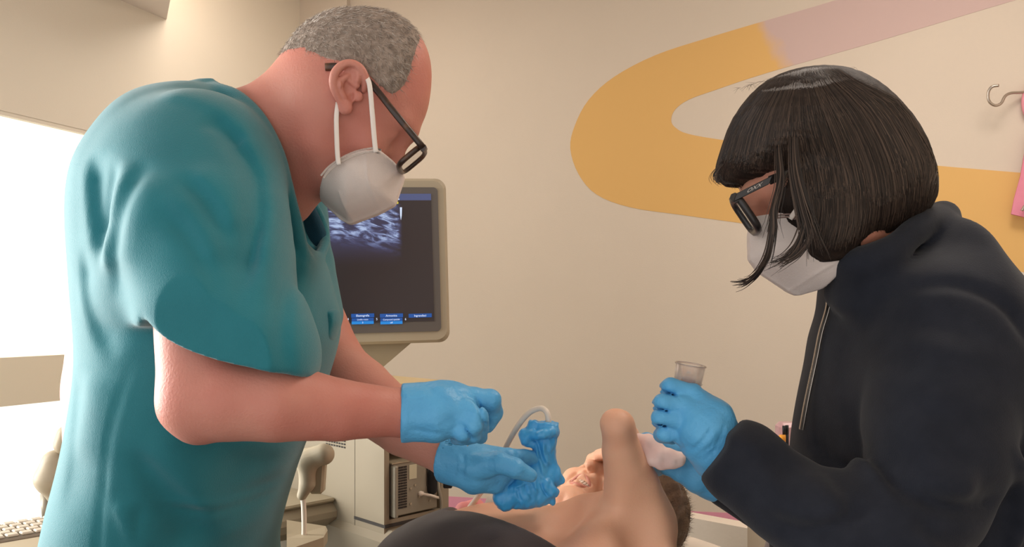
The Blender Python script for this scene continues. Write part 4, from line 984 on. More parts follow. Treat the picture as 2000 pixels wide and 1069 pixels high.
# fleece jacket
JY = .99
j_out = outline([(1545, 1240), (1535, 1060), (1560, 950), (1568, 860), (1581, 780), (1596, 710), (1605, 655), (1621, 605), (1624, 565), (1630, 530), (1628, 508), (1652, 500), (1700, 505), (1745, 480), (1792, 440), (1830, 420), (1866, 448), (1900, 500), (1945, 552), (1988, 620), (2024, 700), (2060, 820), (2085, 960), (2090, 1240)], JY, 5)
jk = Field((.17, .70, .72), (1.02, 1.25, 1.48), .0042)
jk.f = inflate(jk, j_out, JY, .185, .13, blur=8)
jk.chain([V(1850, 650, .885), V(1850, 740, .855), V(1822, 880, .825), V(1752, 1060, .80)], [.076, .074, .072, .066], .035)
jk.chain([V(1752, 1062, .80), V(1650, 1040, .81), V(1540, 968, .838), V(1450, 905, .87), V(1416, 882, .885)], [.064, .058, .052, .047, .041], .012)
jk.chain([V(1850, 640, 1.10), V(1790, 860, 1.13), FE], [.075, .065, .055], .03); jk.chain([FE, V(1560, 1020, 1.12), V(1420, 945, 1.09)], [.055, .045, .033], .02)
# open ends of the sleeves
dn = V(1404, 874, .889) - V(1470, 920, .863); dn /= np.linalg.norm(dn)
jk.f = smax(jk.f, np.where((jk.x < V(1470, 900, .86)[0]) & (jk.y < 1.0), (jk.x - V(1404, 874, .889)[0]) * dn[0] + (jk.y - .889) * dn[1] * .2 + (jk.z - V(1404, 874, .889)[2]) * dn[2], -1), .004).astype(np.float32)
jk.ell(V(1399, 872, .892), (.016, .034, .034), [dn, np.cross(dn, [0, 1, 0]), np.array([0, 1, 0])], .002, 'sub')
JF = [([(1690, 700), (1676, 800), (1690, 890), (1712, 960)], .010, -0.0169), ([(1712, 700), (1700, 800), (1710, 890)], .014, 0.0084), ([(1700, 930), (1760, 955), (1830, 962), (1900, 950)], .009, -0.0135), ([(1700, 905), (1760, 925), (1830, 930)], .012, 0.0101),
      ([(1705, 965), (1740, 1010), (1800, 1050), (1850, 1090)], .010, -0.0118), ([(1710, 990), (1750, 1035), (1790, 1069)], .01, 0.0101), ([(1500, 940), (1540, 905), (1590, 910), (1612, 950)], .010, -0.0101), ([(1480, 960), (1530, 985), (1580, 970), (1605, 930)], .013, 0.0101),
      ([(1470, 985), (1530, 1010), (1600, 990), (1640, 950)], .010, -0.0084), ([(1780, 572), (1860, 562), (1930, 600), (1975, 690)], .005, -0.0068), ([(1720, 640), (1745, 600), (1785, 572)], .006, -0.0068), ([(1905, 850), (1950, 920), (1960, 1000), (1935, 1080)], .008, 0.0118), ([(1925, 850), (1975, 920), (1978, 1000), (1960, 1090)], .008, -0.0101),
      ([(1590, 700), (1600, 780), (1570, 880)], .02, -0.0068), ([(1640, 560), (1640, 640), (1620, 740)], .014, -0.0051), ([(1800, 640), (1780, 720), (1770, 800)], .02, 0.0068), ([(1420, 850), (1450, 870), (1490, 880)], .006, 0.0051)]
D = folds(jk, JF, .83, .97)
jk.whole(lambda x, y, z, f: f - D - .0010 * noise3(x, y, z, 42, 31, 6))
# neck opening and collar
jk.chain([V(1690, 455, .975), V(1730, 470, .985), V(1775, 415, .99)], [.050, .050, .034], .004, 'sub')
cl = bez([V(1634, 520, .955), V(1668, 516, .905), V(1712, 508, .893), V(1755, 478, .90), V(1805, 436, .93), V(1842, 424, .98)], 6)
cl2 = bez([V(1634, 520, 1.0), V(1668, 500, 1.05), V(1712, 500, 1.075), V(1755, 470, 1.07), V(1805, 430, 1.03), V(1842, 424, .98)], 6)
for c_ in (cl, cl2):
    g2 = Field(jk.lo, (1.02, 1.25, 1.48), .0042); g2.chain(c_, list(np.linspace(.009, .017, len(c_))), .004); jk.f = smin(jk.f, g2.f, .012)
for c_ in ([V(1642, 518, .955), V(1636, 570, .965)], [V(1664, 520, .925), V(1660, 585, .935)], [V(1690, 518, .910), V(1690, 590, .915)], [V(1716, 512, .905), V(1720, 590, .905)]):
    g2 = Field(jk.lo, (1.02, 1.25, 1.48), .0042); g2.chain(c_, [.0095, .0150], .004); jk.f = smin(jk.f, g2.f, .030)
jk.half((0, 0, .74), -UP)
fleece = jk.blur(1).build('fleece_jacket', M['jacket'], wo)
zp = bez([V(1627, 512, .985), V(1621, 560, .985), V(1619, 600, .985), V(1605, 650, .985), V(1594, 705, .985), V(1578, 780, .985), V(1567, 840, .985)], 8)
z_ = MB(); z_.tube(zp, .0022, 6)
for i in range(0, len(zp) - 1):
    for q in (0, .33, .66):
        p = zp[i] * (1 - q) + zp[i + 1] * q; z_.box(p - np.array([.0022, 0, 0]), (.0016, 0, 0), (0, .002, 0), (0, 0, .0009))
z_.build('zipper', M['steel'], fleece)
MB().box(V(1633, 507, .955), (.004, 0, 0), (0, .003, 0), (0, 0, .0025), .001).build('zip_stop', M['strap'], fleece)
g = Field((.42, .78, .06), (.78, 1.18, .92), .008)
for yy in (.90, 1.07): g.chain([np.array([.60, yy, .84]), np.array([.57, yy, .5]), np.array([.58, yy, .09])], [.11, .085, .07], .03)
g.half((0, 0, .075), -UP); g.build('trousers', M['trouser_n'], wo)
for yy in (.90, 1.07):
    g = Field((.38, yy - .08, -.01), (.74, yy + .08, .14), .005); g.ell((.55, yy, .045), (.13, .048, .045), None, .01); g.ell((.60, yy, .06), (.06, .044, .05), None, .02); g.half((0, 0, .0), -UP); g.build('shoe', M['shoe'], wo)

# mask
wm_poly = [(1468, 424), (1500, 424), (1535, 426), (1575, 446), (1606, 476), (1612, 496), (1606, 540), (1590, 566), (1556, 579), (1540, 572), (1480, 532), (1462, 508), (1461, 460)]
g = keelmask('m', wm_poly, [(1466, 410), (1461, 460), (1462, 508), (1480, 532), (1540, 572), (1556, 579), (1600, 590)], WY, .070, .024, wo, V(1680, 600, WY) - np.array([.25, .09, .02]), V(1680, 400, WY) + np.array([.02, .1, .02]),
             crease=[([(1558, 575), (1590, 540), (1628, 510)], .0018, .0016), ([(1468, 505), (1500, 480), (1540, 470)], .0018, -.001)])
wmask = g.build('face_mask', M['mask'], wo)
st = MB()
near_tube(st, [(1620, 340), (1590, 372), (1560, 405), (1543, 428)], [.902, .897, .897, .902], .0028)
st.build('ear_loop', M['strap'], wmask, smooth=True)
sx = MB(); seam = bez([V(u, v, .904) for u, v in [(1516, 424), (1530, 422), (1545, 422), (1556, 426)]], 6)
for i in range(len(seam) - 1):
    p, q = seam[i], seam[i + 1]; d = (q - p) / np.linalg.norm(q - p); n_ = np.cross(d, [0, 1, 0])
    for o_ in (-.0014, .0014): sx.box(p + n_ * o_, d * .0007, (0, .003, 0), n_ * .0008)
sx.build('rim_stitching', mat('stitch_dark', (140, 120, 114), .9), wmask)

# glasses
gl = MB(); ta = V(1436, 386, .900); tb = V(1504, 352, .893); tc2 = V(1640, 300, .895)
gl.box((ta + tb) / 2, (tb - ta) / 2 * 1.04, (0, .0016, 0), np.array([.35, 0, .9]) * .0055, .001)
gl.tube([tb + np.array([0, .002, 0]), V(1560, 330, .903), V(1680, 310, .92)], [.0050, .0045, .004], 8, True, .4, up=(.3, 0, .9))
fr = gl.build('glasses', M['frame_b'], wo)
for cy in (.930, 1.008): rim(cy, .029, (1434 + (cy - .93) * 0, 388), (1478, 452), fr, M['frame_b'], M['lens'], .0044, .19)
MB().tube([V(1440, 394, .960), V(1440, 394, .978)], .004, 8).build('bridge', M['frame_b'], fr)
MB().tube([ta, V(1434, 389, .906)], .0058, 8).build('hinge', M['frame_b'], fr)
MB().tube([V(1436, 386, 1.037), V(1640, 300, 1.045)], .004, 8, True, .5).build('temple', M['frame_b'], fr)
text_obj('lettering', 'OXX', .0078, (ta * .46 + tb * .54) + np.array([0, -.0018, 0]), (tb - ta), np.array([.46, 0, .9]), M['letter'], fr, .0004)

# bobbed hair: a solid under-layer and long strands over it
h_out = outline([(1402, 332), (1412, 292), (1432, 235), (1470, 180), (1520, 148), (1580, 136), (1640, 142), (1700, 172), (1750, 222), (1788, 282), (1806, 345), (1806, 400), (1790, 425), (1750, 455), (1700, 482), (1650, 500), (1618, 508), (1585, 500), (1572, 470), (1568, 430), (1556, 400), (1542, 380), (1524, 372), (1480, 366), (1436, 366), (1412, 352)], WY, 5)
wh = Field(V(1380, 540, WY) - .03 - np.array([0, .11, 0]), V(1830, 120, WY) + np.array([.03, .14, .03]), .003)
Hh, Hr = .098, .085
wh.f = inflate(wh, h_out, WY, Hh, Hr, blur=8)
fc = Field(wh.lo, wh.lo + np.array(wh.n) * .003 - .0029, .003) if False else None
# hollow for the face and the mask on the front
wh.chain([V(1455, 420, WY), V(1490, 440, WY), V(1560, 490, WY + .02)], [.045, .055, .055], .01, 'sub')
wh.chain([V(1598, 395, .928), V(1612, 465, .925)], [.046, .032], .02)
A_ = np.arctan2
wh.whole(lambda x, y, z, f: f + .0011 * np.sin(520 * (y - WY) * (1 + 0 * x)) * np.clip((wc[2] + .06 - z) / .1, 0, 1) + .001 * noise3(x * 3, y * 3, z * .6, 90, 12, 6, True))
whair = wh.build('hair', M['hair_d'], wo)
hd2 = blur2(poly2(wh.x[:, 0], wh.z[0], h_out), 8)
neg = wh.f < 0
def depthmap(side):
    has = neg.any(1); idx = neg.argmax(1) if side < 0 else neg.shape[1] - 1 - neg[:, ::-1].argmax(1)
    ii, kk = np.meshgrid(np.arange(neg.shape[0]), np.arange(neg.shape[2]), indexing='ij')
    f1 = wh.f[ii, idx, kk]; j0 = np.clip(idx + side, 0, neg.shape[1] - 1); f0 = wh.f[ii, j0, kk]; t = f1 / np.where(np.abs(f1 - f0) < 1e-6, 1, f1 - f0)
    yy = wh.lo[1] + (idx + side * np.clip(t, 0, 1)) * wh.h; return blur2(np.where(has, yy, WY), 2)
DM = {-1: depthmap(-1), 1: depthmap(1)}
def hair_front(x, z, side=-1):               # surface of the under-layer at (x, z), near or far side
    i = np.clip((x - wh.lo[0]) / wh.h, 0, neg.shape[0] - 1.001); k = np.clip((z - wh.lo[2]) / wh.h, 0, neg.shape[2] - 1.001)
    i0, k0 = int(i), int(k); a, b_ = i - i0, k - k0; d = DM[side]
    return d[i0, k0] * (1 - a) * (1 - b_) + d[i0 + 1, k0] * a * (1 - b_) + d[i0, k0 + 1] * (1 - a) * b_ + d[i0 + 1, k0 + 1] * a * b_
G = [[(1500, 158), (1440, 225), (1414, 300), (1404, 345), (1398, 352)],
     [(1512, 153), (1455, 235), (1432, 310), (1432, 350), (1440, 366)],
     [(1530, 148), (1485, 240), (1468, 320), (1476, 355), (1490, 368)],
     [(1545, 144), (1515, 240), (1505, 320), (1512, 350), (1520, 372)],
     [(1556, 142), (1540, 240), (1545, 320), (1560, 390), (1575, 440)],
     [(1565, 140), (1575, 240), (1600, 330), (1608, 420), (1590, 498)],
     [(1575, 139), (1610, 240), (1640, 330), (1650, 420), (1635, 500)],
     [(1588, 138), (1645, 230), (1685, 325), (1695, 410), (1680, 488)],
     [(1600, 138), (1680, 215), (1730, 310), (1745, 395), (1730, 466)],
     [(1615, 139), (1710, 205), (1768, 295), (1785, 375), (1772, 440)],
     [(1630, 141), (1735, 205), (1795, 300), (1806, 360), (1800, 418)]]
GC = [np.array(bez([np.array([u, v, 0.]) for u, v in g_], 6))[:, :2] for g_ in G]
def guide(s_):
    s_ = np.clip(s_, 0, 1) * (len(GC) - 1); i = min(int(s_), len(GC) - 2); t = s_ - i; return GC[i] * (1 - t) + GC[i + 1] * t
sv, sf_, per = [], [], []
def strand(path, w0, lift=.001, tip=.25):
    n = len(path); k = len(sv); per.append(3 * n)
    for i, p in enumerate(path):
        t = path[min(i + 1, n - 1)] - path[max(i - 1, 0)]; t /= (np.linalg.norm(t) + 1e-9)
        nn = np.array([0, -1., 0]) + (p - wc) * 2.0; nn /= np.linalg.norm(nn); s_ = np.cross(t, nn); s_ /= (np.linalg.norm(s_) + 1e-9)
        w_ = w0 * min(1, .15 + i * .14) * (1 - (1 - tip) * max(0, (i / (n - 1) - .6) / .4)); b_ = np.cross(s_, t)
        sv.extend([p - s_ * w_, p + s_ * w_, p - b_ * w_ * .9])
    for i in range(n - 1):
        a = k + 3 * i
        for q in range(3): sf_.append((a + q, a + (q + 1) % 3, a + 3 + (q + 1) % 3, a + 3 + q))
rs = random.Random(5)
for n_ in range(4600):
    side = -1 if n_ < 4000 else 1
    s_ = rs.random(); g_ = guide(s_); jit = np.array([rs.gauss(0, 3.5), rs.gauss(0, 3.0)]); a0 = rs.uniform(0, .35) if rs.random() < .5 else 0; a1 = rs.uniform(.82, 1.0)
    ph, am = rs.random() * 6.28, rs.uniform(0, 2.5); off = rs.uniform(.0004, .0032); path = []
    N_ = len(g_); i0, i1 = int(a0 * (N_ - 1)), max(int(a1 * (N_ - 1)), int(a0 * (N_ - 1)) + 6)
    for i in range(i0, min(i1 + 1, N_), 2):
        u, v = g_[i] + jit * (i / N_ + .3) + np.array([am * math.sin(ph + i * .25), 0]); p = V(u, v, WY); y = hair_front(p[0], p[2], side)
        
        if side < 0:
            for _ in range(3): p = V(u, v, y); y = hair_front(p[0], p[2], side)
        path.append(np.array([p[0], y + side * off, p[2]]))
    if len(path) > 2: strand(path, rs.uniform(.0003, .0008))
def lock(px_, Ys, n_, spread, w_=(.0004, .0008), fl=1.0):
    base = bez([V(u, v, y) for (u, v), y in zip(px_, Ys)], 6); N_ = len(base)
    for _ in range(n_):
        o_ = np.array([rs.gauss(0, 1), rs.gauss(0, 1), rs.gauss(0, 1)]) * spread; cut = rs.uniform(.8, 1.0); path = []
        for i in range(0, int(N_ * cut)):
            t = i / N_; k_ = (.35 + 1.0 * abs(t - .0)) if t < .75 else (1.1 + fl * (t - .75) * 5); path.append(base[i] + o_ * k_)
        strand(path, rs.uniform(*w_))
lock([(1530, 330), (1512, 400), (1508, 450), (1500, 495), (1482, 530), (1455, 552), (1422, 556)], [.885, .878, .878, .885, .90, .92, .93], 46, .0022, (.0005, .0010))
lock([(1545, 330), (1514, 400), (1512, 450), (1504, 500), (1490, 528)], [.885, .876, .876, .885, .90], 26, .0022)
lock([(1560, 340), (1572, 400), (1570, 440), (1555, 482), (1528, 508), (1492, 524)], [.88, .873, .873, .88, .89, .90], 34, .0024)
lock([(1575, 360), (1585, 420), (1580, 465), (1560, 495), (1535, 512), (1505, 522)], [.88, .872, .872, .88, .885, .89], 30, .0024)
lock([(1550, 250), (1553, 330), (1568, 400), (1582, 450), (1590, 500)], [.885, .878, .872, .872, .88], 60, .004)
lock([(1520, 250), (1522, 310), (1525, 360), (1512, 420), (1510, 460)], [.90, .888, .88, .878, .878], 40, .003)
lock([(1412, 320), (1400, 334), (1396, 346), (1402, 356), (1420, 362)], [WY - .02, WY - .02, WY - .02, WY - .02, WY - .02], 14, .002, (.0002, .0004))
lock([(1780, 270), (1806, 340), (1810, 380), (1803, 418)], [.95, .95, .95, .95], 30, .003, (.0003, .0007))
lock([(1760, 240), (1790, 320), (1797, 380), (1790, 420)], [.93, .93, .93, .935], 30, .004, (.0003, .0007))
for _ in range(60):                          # flyaway hairs over the crown
    u = rs.uniform(1450, 1680); p = V(u, 0, WY); uu = (u - 1450) / 230; v0 = 175 - 40 * math.sin(min(uu * 1.6, 1.57)); b_ = [V(u, v0 + 6, WY + rs.uniform(-.03, .03)), V(u - 8, v0 - 3, WY), V(u - rs.uniform(14, 30), v0 + rs.uniform(-5, 12), WY)]; strand(bez(b_, 4), .00018)
tone_mesh(MB().add(sv, sf_).build('hair_strands', M['hair_ds'], whair), per)

# the cup in her fist
cu = thing('specimen_cup', 'clear plastic cup held upright in the woman\'s blue glove', 'cup', tuple(V(1346, 760, .925)))
c1 = V(1339, 775, .928); c0 = V(1349, 713, .925); axc = (c0 - c1); L_ = np.linalg.norm(axc); axc /= L_
sx_ = np.cross(axc, [0, 1, 0]); sx_ /= np.linalg.norm(sx_); sy_ = np.cross(axc, sx_)
def ringp(c, r): return [c + r * (math.cos(t) * sx_ + math.sin(t) * sy_) for t in [2 * math.pi * k / 40 for k in range(40)]]
L = [ringp(c1, .0145), ringp(c1 + axc * .001, .0150), ringp(c0, .0172), ringp(c0 + axc * .0008, .0176), ringp(c0 + axc * .0008, .0168), ringp(c0 - axc * .001, .0163), ringp(c1 + axc * .0025, .0138)]
mb = MB(); mb.add(sum(L, []), [tuple(range(40))[::-1]] + [(i * 40 + k, i * 40 + (k + 1) % 40, (i + 1) * 40 + (k + 1) % 40, (i + 1) * 40 + k) for i in range(6) for k in range(40)] + [tuple(range(240, 280))])
mb.build('cup_body', M['clear'], cu, smooth=True)
MB().tube(ringp(c0, .0174) + [ringp(c0, .0174)[0]], .0009, 6, False).build('rim', M['clear'], cu, smooth=True)
MB().tube(ringp(c1 + axc * L_ * .45, .0164) + [ringp(c1 + axc * L_ * .45, .0164)[0]], .0006, 6, False).build('grip_ring', M['clear'], cu, smooth=True)
MB().tube([c1 + axc * .003, c1 + axc * L_ * .52], .0085, 20).build('liquid_vial', M['clearp'], cu, smooth=True)
# crumpled tissue between her hands
ti = thing('tissue', 'crumpled white tissue pinched under the woman\'s gloved fist', 'tissue', tuple(V(1290, 880, 1.06)))
g = Fb([V(1235, 925, 1.06), V(1335, 850, 1.06)], .05, .003)
g.ell(V(1256, 864, 1.068), (.020, .014, .011), None, .01); g.ell(V(1276, 886, 1.06), (.016, .012, .016), None, .01); g.ell(V(1304, 898, 1.052), (.024, .012, .013), None, .010)
g.whole(lambda x, y, z, f: f + .0028 * noise3(x, y, z, 150, 41, 6, True) + .001 * noise3(x, y, z, 400, 42, 5)); g.build('sheet', M['tissue'], ti)
# ------------------------------------------------------------------ the patient
pa = thing('person', 'reclining person in a black top with one arm raised over the face, mouth open', 'person', (.05, 1.15, .82))
pbF = Field((-.62, .35, .81), (.42, 1.62, 1.24), .0038)
ha = np.array([.166, 1.40, .958])                 # head centre
hup_p = ax * .985 + UP * (.12); hfw_p = UP * .98 - ax * .10 + np.array([.0, -.14, 0])
pbF.f[:] = BIG
head_field(pbF, ha, hfw_p, hup_p, .90)
sN = V(1236, 1040, 1.13)                          # near shoulder
sN[2] = .965
sF = sN + px * .33; sF[2] = .915
mid = (sN + sF) / 2; mid[2] = .925
pbF.chain([ha - ax * .03 - UP * .03, mid + UP * .0], [.05, .062], .03)
pbF.chain([sN, mid - ax * .03, sF], [.052, .075, .05], .04)
TOR = [mid - ax * .02, mid - ax * .10 + UP * .008, mid - ax * .18 + UP * .002, mid - ax * .28 - UP * .035, mid - ax * .60 - UP * .05]
pbF.chain(TOR, [.080, .093, .090, .072, .062], .03)
c = mid - ax * .16 - px * .06 + UP * .008; pbF.ell(c, (.13, .11, .086), [ax, px, UP], .04)
pbF.ell(mid - ax * .14 + px * .06, (.12, .10, .078), [ax, px, UP], .04)
torso = pbF.f.copy()
# shape of the raised shoulder seen from the side
pbF.chain([V(1080, 1040, 1.12), V(1150, 1030, 1.14), V(1225, 1020, 1.12)], [.036, .046, .048], .03)
pbF.chain([V(1240, 1060, 1.08), V(1245, 1110, 1.06)], [.048, .06], .03)
pbF.ell(V(1190, 1100, 1.06), (.085, .05, .06), [ax, px, UP], .03)
EL = V(1206, 832, 1.03)
pbF.chain([V(1252, 1020, 1.10), V(1234, 950, 1.075), V(1214, 880, 1.05), EL], [.046, .037, .0255, .0185], .028)
pbF.cap(V(1196, 820, 1.035), V(1216, 824, 1.04), .0125, .0125, .008); pbF.cap(V(1183, 826, 1.03), V(1186, 832, 1.03), .005, .005, .008); pbF.cap(V(1229, 842, 1.035), V(1230, 850, 1.035), .006, .006, .008)
pbF.ell(V(1262, 1042, 1.02), (.028, .03, .05), None, .03, 'sub')
WR = np.array([.185, 1.29, 1.085])
pbF.chain([EL, EL * .5 + WR * .5 + UP * .0, WR], [.018, .024, .018], .012)
fd = np.array([-.25, .35, -.30])
for k in range(4):
    o_ = np.array([.018, .0, .0]) * (k - 1.5); a = WR + o_ * .7 + np.array([-.02, .06, -.02]); pbF.chain([WR, a, a + np.array([-.01, .035, -.012]), a + np.array([-.014, .055, -.026])], [.014, .009, .0078, .0065], .008)
pbF.chain([WR, WR + np.array([.03, .03, -.01]), WR + np.array([.04, .055, -.02])], [.013, .0095, .0075], .008)
# far arm beside the body
el_ = sF - ax * .27 - UP * .01; e_ = el_ - ax * .14 - px * .15 + UP * .085
pbF.chain([sF, el_, e_], [.045, .036, .024], .02)
dh = (e_ - el_) / np.linalg.norm(e_ - el_) * np.array([1, 1, 0]); dv = np.array([-dh[1], dh[0], 0])
for k in range(4): pbF.chain([e_, e_ + dh * .06 + dv * (.018 * (k - 1.5)), e_ + dh * .115 + dv * (.02 * (k - 1.5)) - UP * .01], [.016, .009, .007], .006)
pbF.chain([e_, e_ + dh * .04 + dv * .045], [.014, .009], .006)
# mouth
def HP(a, b, d): return ha + .95 * (a * hF + b * hL + d * hU)
hF = np.array(hfw_p) / np.linalg.norm(hfw_p); hU = hup_p - hF * (hup_p @ hF); hU /= np.linalg.norm(hU); hL = np.cross(hU, hF)
RH = np.array([hF, hL, hU])
hdF = Fb([ha], .150, .0020); head_field(hdF, ha, hfw_p, hup_p, .95); hdF.chain([ha - ax * .03 - UP * .03, mid + UP * .0], [.0505, .0625], .03)
hdF.ell(HP(.088, 0, -.081), (.018, .020, .0065), RH, .003, 'sub')
pbF.ell(HP(.088, 0, -.081), (.018, .020, .0065), RH, .003, 'sub')
for s_ in (-1, 1): hdF.ell(HP(.104, s_ * .0065, -.0575), (.0046, .0036, .0046), RH, .002, 'sub')
for s_ in (-1, 1): hdF.chain([HP(.088, s_ * .026, -.055), HP(.078, s_ * .036, -.075), HP(.068, s_ * .036, -.095)], [.0030, .0030, .0022], .006, 'sub')
pbF.half((0, 0, .835), -UP)
hdF.half((0, 0, .84), -UP)
pb_o = pbF.blur(1).build('body', M['skin_p'], pa)
tm = MB()
for k in range(8):
    b_ = (k - 3.5) * .0052; tm.box(HP(.088 - abs(b_) * .35, b_, -.0775), hF * .0028, hL * .0024, hU * .0042, .001)
tm.build('teeth', M['teeth'], pa)
g = Fb([HP(.080, 0, -.082)], .035, .0016); g.ell(HP(.080, 0, -.083), (.0055, .0175, .0075), RH, .001); g.build('mouth', M['mouth'], pa)
lp_ = MB(); lp_.tube(bez([HP(.080, -.023, -.080), HP(.094, -.010, -.0715), HP(.0965, 0, -.0705), HP(.094, .010, -.0715), HP(.080, .023, -.080)], 5), [.0010] + [.0026] * 19 + [.0010], 8)
lp_.tube(bez([HP(.080, -.023, -.081), HP(.088, -.010, -.091), HP(.091, 0, -.0925), HP(.088, .010, -.091), HP(.080, .023, -.081)], 5), [.0010] + [.0030] * 19 + [.0010], 8); lp_.build('lips', M['lip'], pa, smooth=True)
# near ear for other views
g = Fb([ha + hL * -.08, ha + hL * -.06], .06, .0025)
g2s = 1 if (hL @ np.array([0, -1., 0])) > 0 else -1
g = Fb([ha + hL * g2s * .072], .06, .0025); ear(g, ha + hL * g2s * .070, hU, -hF, hL * g2s, .06); join_mesh(pb_o, g.mesh()); join_mesh(pb_o, hdF.mesh())
# hair: short fuzzy cap behind the shoulder
g = Field(ha - .17, ha + .17, .003); head_field(g, ha, hfw_p, hup_p, .95)
sk2 = g.f.copy(); g.ell(V(1268, 1002, 1.40), (.055, .06, .070), None, .02); cut = (g.x - ha[0]) * (hF[0] * .8 - hU[0] * .75) + (g.y - ha[1]) * (hF[1] * .8 - hU[1] * .75) + (g.z - ha[2]) * (hF[2] * .8 - hU[2] * .75) + .012
g.f = smax(g.f - .014 + .003 * noise3(g.x, g.y, g.z, 160, 51, 6, True), cut, .006).astype(np.float32); g.half((0, 0, .845), -UP)
ph_ = g.build('hair', M['hair_p'], pa)
me = ph_.data; nv = len(me.vertices); co = np.empty(nv * 3, np.float32); me.vertices.foreach_get('co', co); co = co.reshape(-1, 3); vs, fx_ = [], []
for i in rng.choice(nv, 5000):
    p = co[i].astype(float); n = p - ha; n /= np.linalg.norm(n); d = n * .8 + rng.normal(size=3) * .35 + hU * .5; d /= np.linalg.norm(d); s_ = np.cross(d, [.3, .8, .5]); s_ /= np.linalg.norm(s_); k = len(vs); w_ = .0004; q = p - n * .001
    L0 = .005 + .009 * rng.random(); vs += [q - s_ * w_, q + s_ * w_, q + np.cross(d, s_) * w_, q + d * L0 + s_ * rng.normal() * .002]; fx_ += [(k, k + 1, k + 3), (k + 1, k + 2, k + 3), (k + 2, k, k + 3)]
MB().add(vs, fx_).build('hair_strands', M['hair_p'], ph_)
# black sleeveless top: follows the trunk, cut at the neckline
tpF = Field(pbF.lo, (.42, 1.62, 1.24), .0038)
axc_ = tpF.x * ax[0] + tpF.y * ax[1]; pxc_ = tpF.x * px[0] + tpF.y * px[1]
neck = .800 + .80 * np.maximum(0, 1.045 - tpF.z) + 1.2 * np.maximum(0, pxc_ - .80) ** 1
tpF.f = (torso - .0065 - .0012 * noise3(tpF.x, tpF.y, tpF.z, 60, 61, 5)).astype(np.float32)
tpF.f = smax(tpF.f, axc_ - np.minimum(neck, .93), .004).astype(np.float32)
tpF.half((0, 0, .838), -UP)
topo = tpF.blur(1).build('sleeveless_top', M['top'], pa)
g = Fb([np.array([-.70, .30, .86]), np.array([-.35, .6, .86])], .14, .008)
lg0 = mid - ax * .68
for s_ in (-1, 1): g.chain([lg0 + px * s_ * .08, lg0 - ax * .40 + px * s_ * .09], [.09, .065], .03)
g.half((0, 0, .835), -UP); g.build('trousers', M['top'], pa)

# ------------------------------------------------------------------ probe in a loose glove
pr_ = thing('ultrasound_probe', 'ultrasound probe wrapped in a loose blue glove, held against the patient', 'probe', tuple(V(1062, 975, 1.1)))
PYc = 1.095
MB().tube([V(1064, 838, PYc), V(1060, 900, PYc), V(1052, 958, PYc)], [.008, .010, .014], 14).build('housing', M['plastic'], pr_, smooth=True)
g = Fb([V(975, 985, PYc), V(1100, 822, PYc)], .05, .0016)
g.chain([V(1064, 836, PYc), V(1063, 880, PYc), V(1058, 925, PYc), V(1048, 955, PYc)], [.0150, .0145, .0175, .022], .01)
g.chain([V(1030, 908, PYc - .01), V(1038, 945, PYc - .012), V(1030, 966, PYc - .012)], [.004, .013, .018], .014)
g.chain([V(988, 972, PYc - .012), V(1015, 962, PYc - .014), V(1050, 965, PYc - .01)], [.011, .017, .016], .014)
g.ell(V(985, 972, PYc - .015), (.014, .014, .017), None, .012)
g.chain([V(1078, 940, PYc), V(1092, 938, PYc - .004)], [.011, .0065], .006); g.chain([V(1066, 955, PYc - .016), V(1079, 961, PYc - .018)], [.012, .0085], .006); g.chain([V(1078, 915, PYc), V(1082, 928, PYc - .006)], [.009, .008], .006)
g.chain([V(1040, 975, PYc - .014), V(1078, 979, PYc - .012)], [.008, .004], .006)
rl_ = bez([V(1028, 848, PYc - .004), V(1050, 850, PYc - .019), V(1074, 846, PYc - .017), V(1083, 843, PYc), V(1066, 838, PYc + .017), V(1044, 842, PYc + .016), V(1028, 848, PYc - .004)], 6)
g.chain(rl_, [.0042] * len(rl_), .004)
g.chain([V(1024, 848, PYc - .004), V(1030, 862, PYc - .006)], [.0075, .008], .006)
g.chain([V(1046, 832, PYc), V(1078, 826, PYc)], [.011, .009], .006)
g.half(V(1068, 826, PYc), np.array([.12, 0, 1]), .0015)
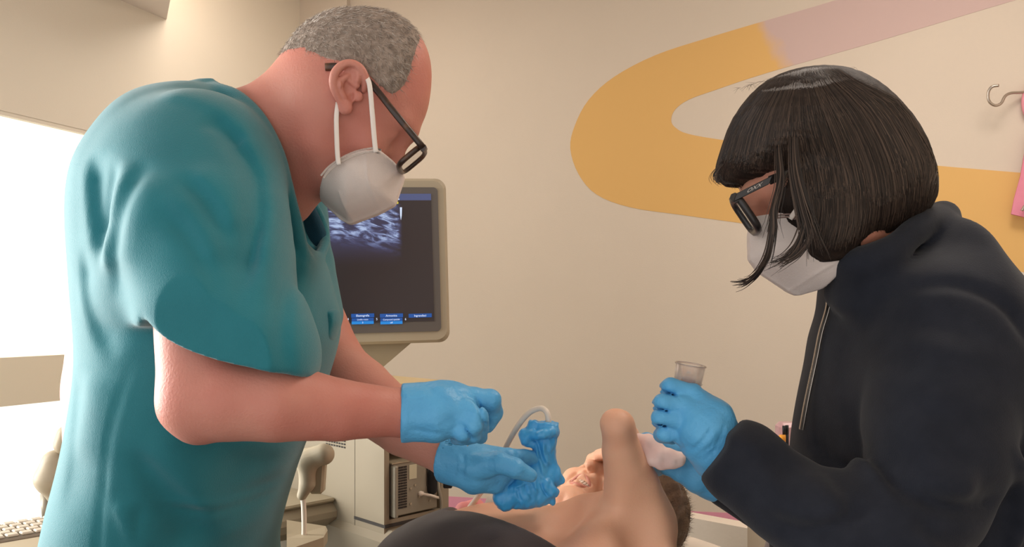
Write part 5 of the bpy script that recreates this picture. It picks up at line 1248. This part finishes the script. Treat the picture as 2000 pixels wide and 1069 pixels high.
PF = [([(1044, 862), (1050, 890), (1058, 915), (1066, 945)], .0022, 0.0030), ([(1050, 862), (1056, 888), (1066, 915)], .0020, -0.0033), ([(1060, 862), (1064, 890), (1076, 915)], .0025, 0.0023), ([(1040, 880), (1036, 915), (1044, 945)], .002, -0.0030), ([(1030, 925), (1042, 940), (1050, 962)], .0022, 0.0033), ([(1010, 948), (1012, 962), (1020, 978)], .002, -0.0027), ([(1024, 940), (1028, 955), (1040, 972)], .0018, -0.0027), ([(1055, 940), (1060, 955), (1072, 972)], .002, -0.0030),
      ([(1000, 952), (1020, 944), (1045, 938)], .0022, 0.0027), ([(1068, 870), (1074, 900), (1070, 935)], .002, -0.0018)]
Dp = folds(g, PF, PYc - .02)
g.whole(lambda x, y, z, f: f - Dp + .0022 * noise3(x, y, z, 130, 71, 5, True) + .0013 * noise3(x, y, z, 300, 72, 5, True))
g.build('glove_cover', M['cover'], pr_)
cbp = bez([V(1066, 832, PYc), V(1071, 824, PYc), V(1068, 806, PYc), V(1055, 798, PYc + .01), V(1032, 808, PYc + .02), V(1008, 838, PYc + .03), V(985, 880, PYc + .05), V(958, 935, PYc + .08), V(930, 975, PYc + .11), V(905, 1012, PYc + .14), V(880, 1080, PYc + .15)], 8)
MB().tube(cbp, .0040, 12).build('cable', M['cable'], pr_, smooth=True)
# folded towel behind the hand
tw = thing('towel', 'white folded towel end just left of the wrapped probe base', 'towel', tuple(V(975, 990, 1.16)))
g = Fb([V(960, 1010, 1.20), V(1090, 960, 1.20)], .06, .004); g.chain([V(972, 990, 1.19), V(1000, 992, 1.20), V(1030, 996, 1.21)], [.020, .022, .018], .02); g.whole(lambda x, y, z, f: f + .002 * noise3(x, y, z, 80, 81, 5)); g.build('fold', M['white'], tw)
# pink glove-box corner cloth
pc = thing('pink_cloth', 'crumpled salmon pink cloth where the cable drops behind the black top', 'cloth', tuple(V(905, 1020, 1.25)))
g = Fb([V(888, 1050, 1.25), V(932, 985, 1.25)], .05, .003); g.chain([V(900, 1040, 1.25), V(908, 1000, 1.25), V(930, 990, 1.25)], [.018, .014, .012], .01); g.chain([V(905, 1010, 1.25), V(935, 1008, 1.25)], [.014, .012], .01); g.whole(lambda x, y, z, f: f + .002 * noise3(x, y, z, 150, 82, 5, True)); g.build('cloth', mat('salmon_cloth', (220, 142, 140), .85), pc)
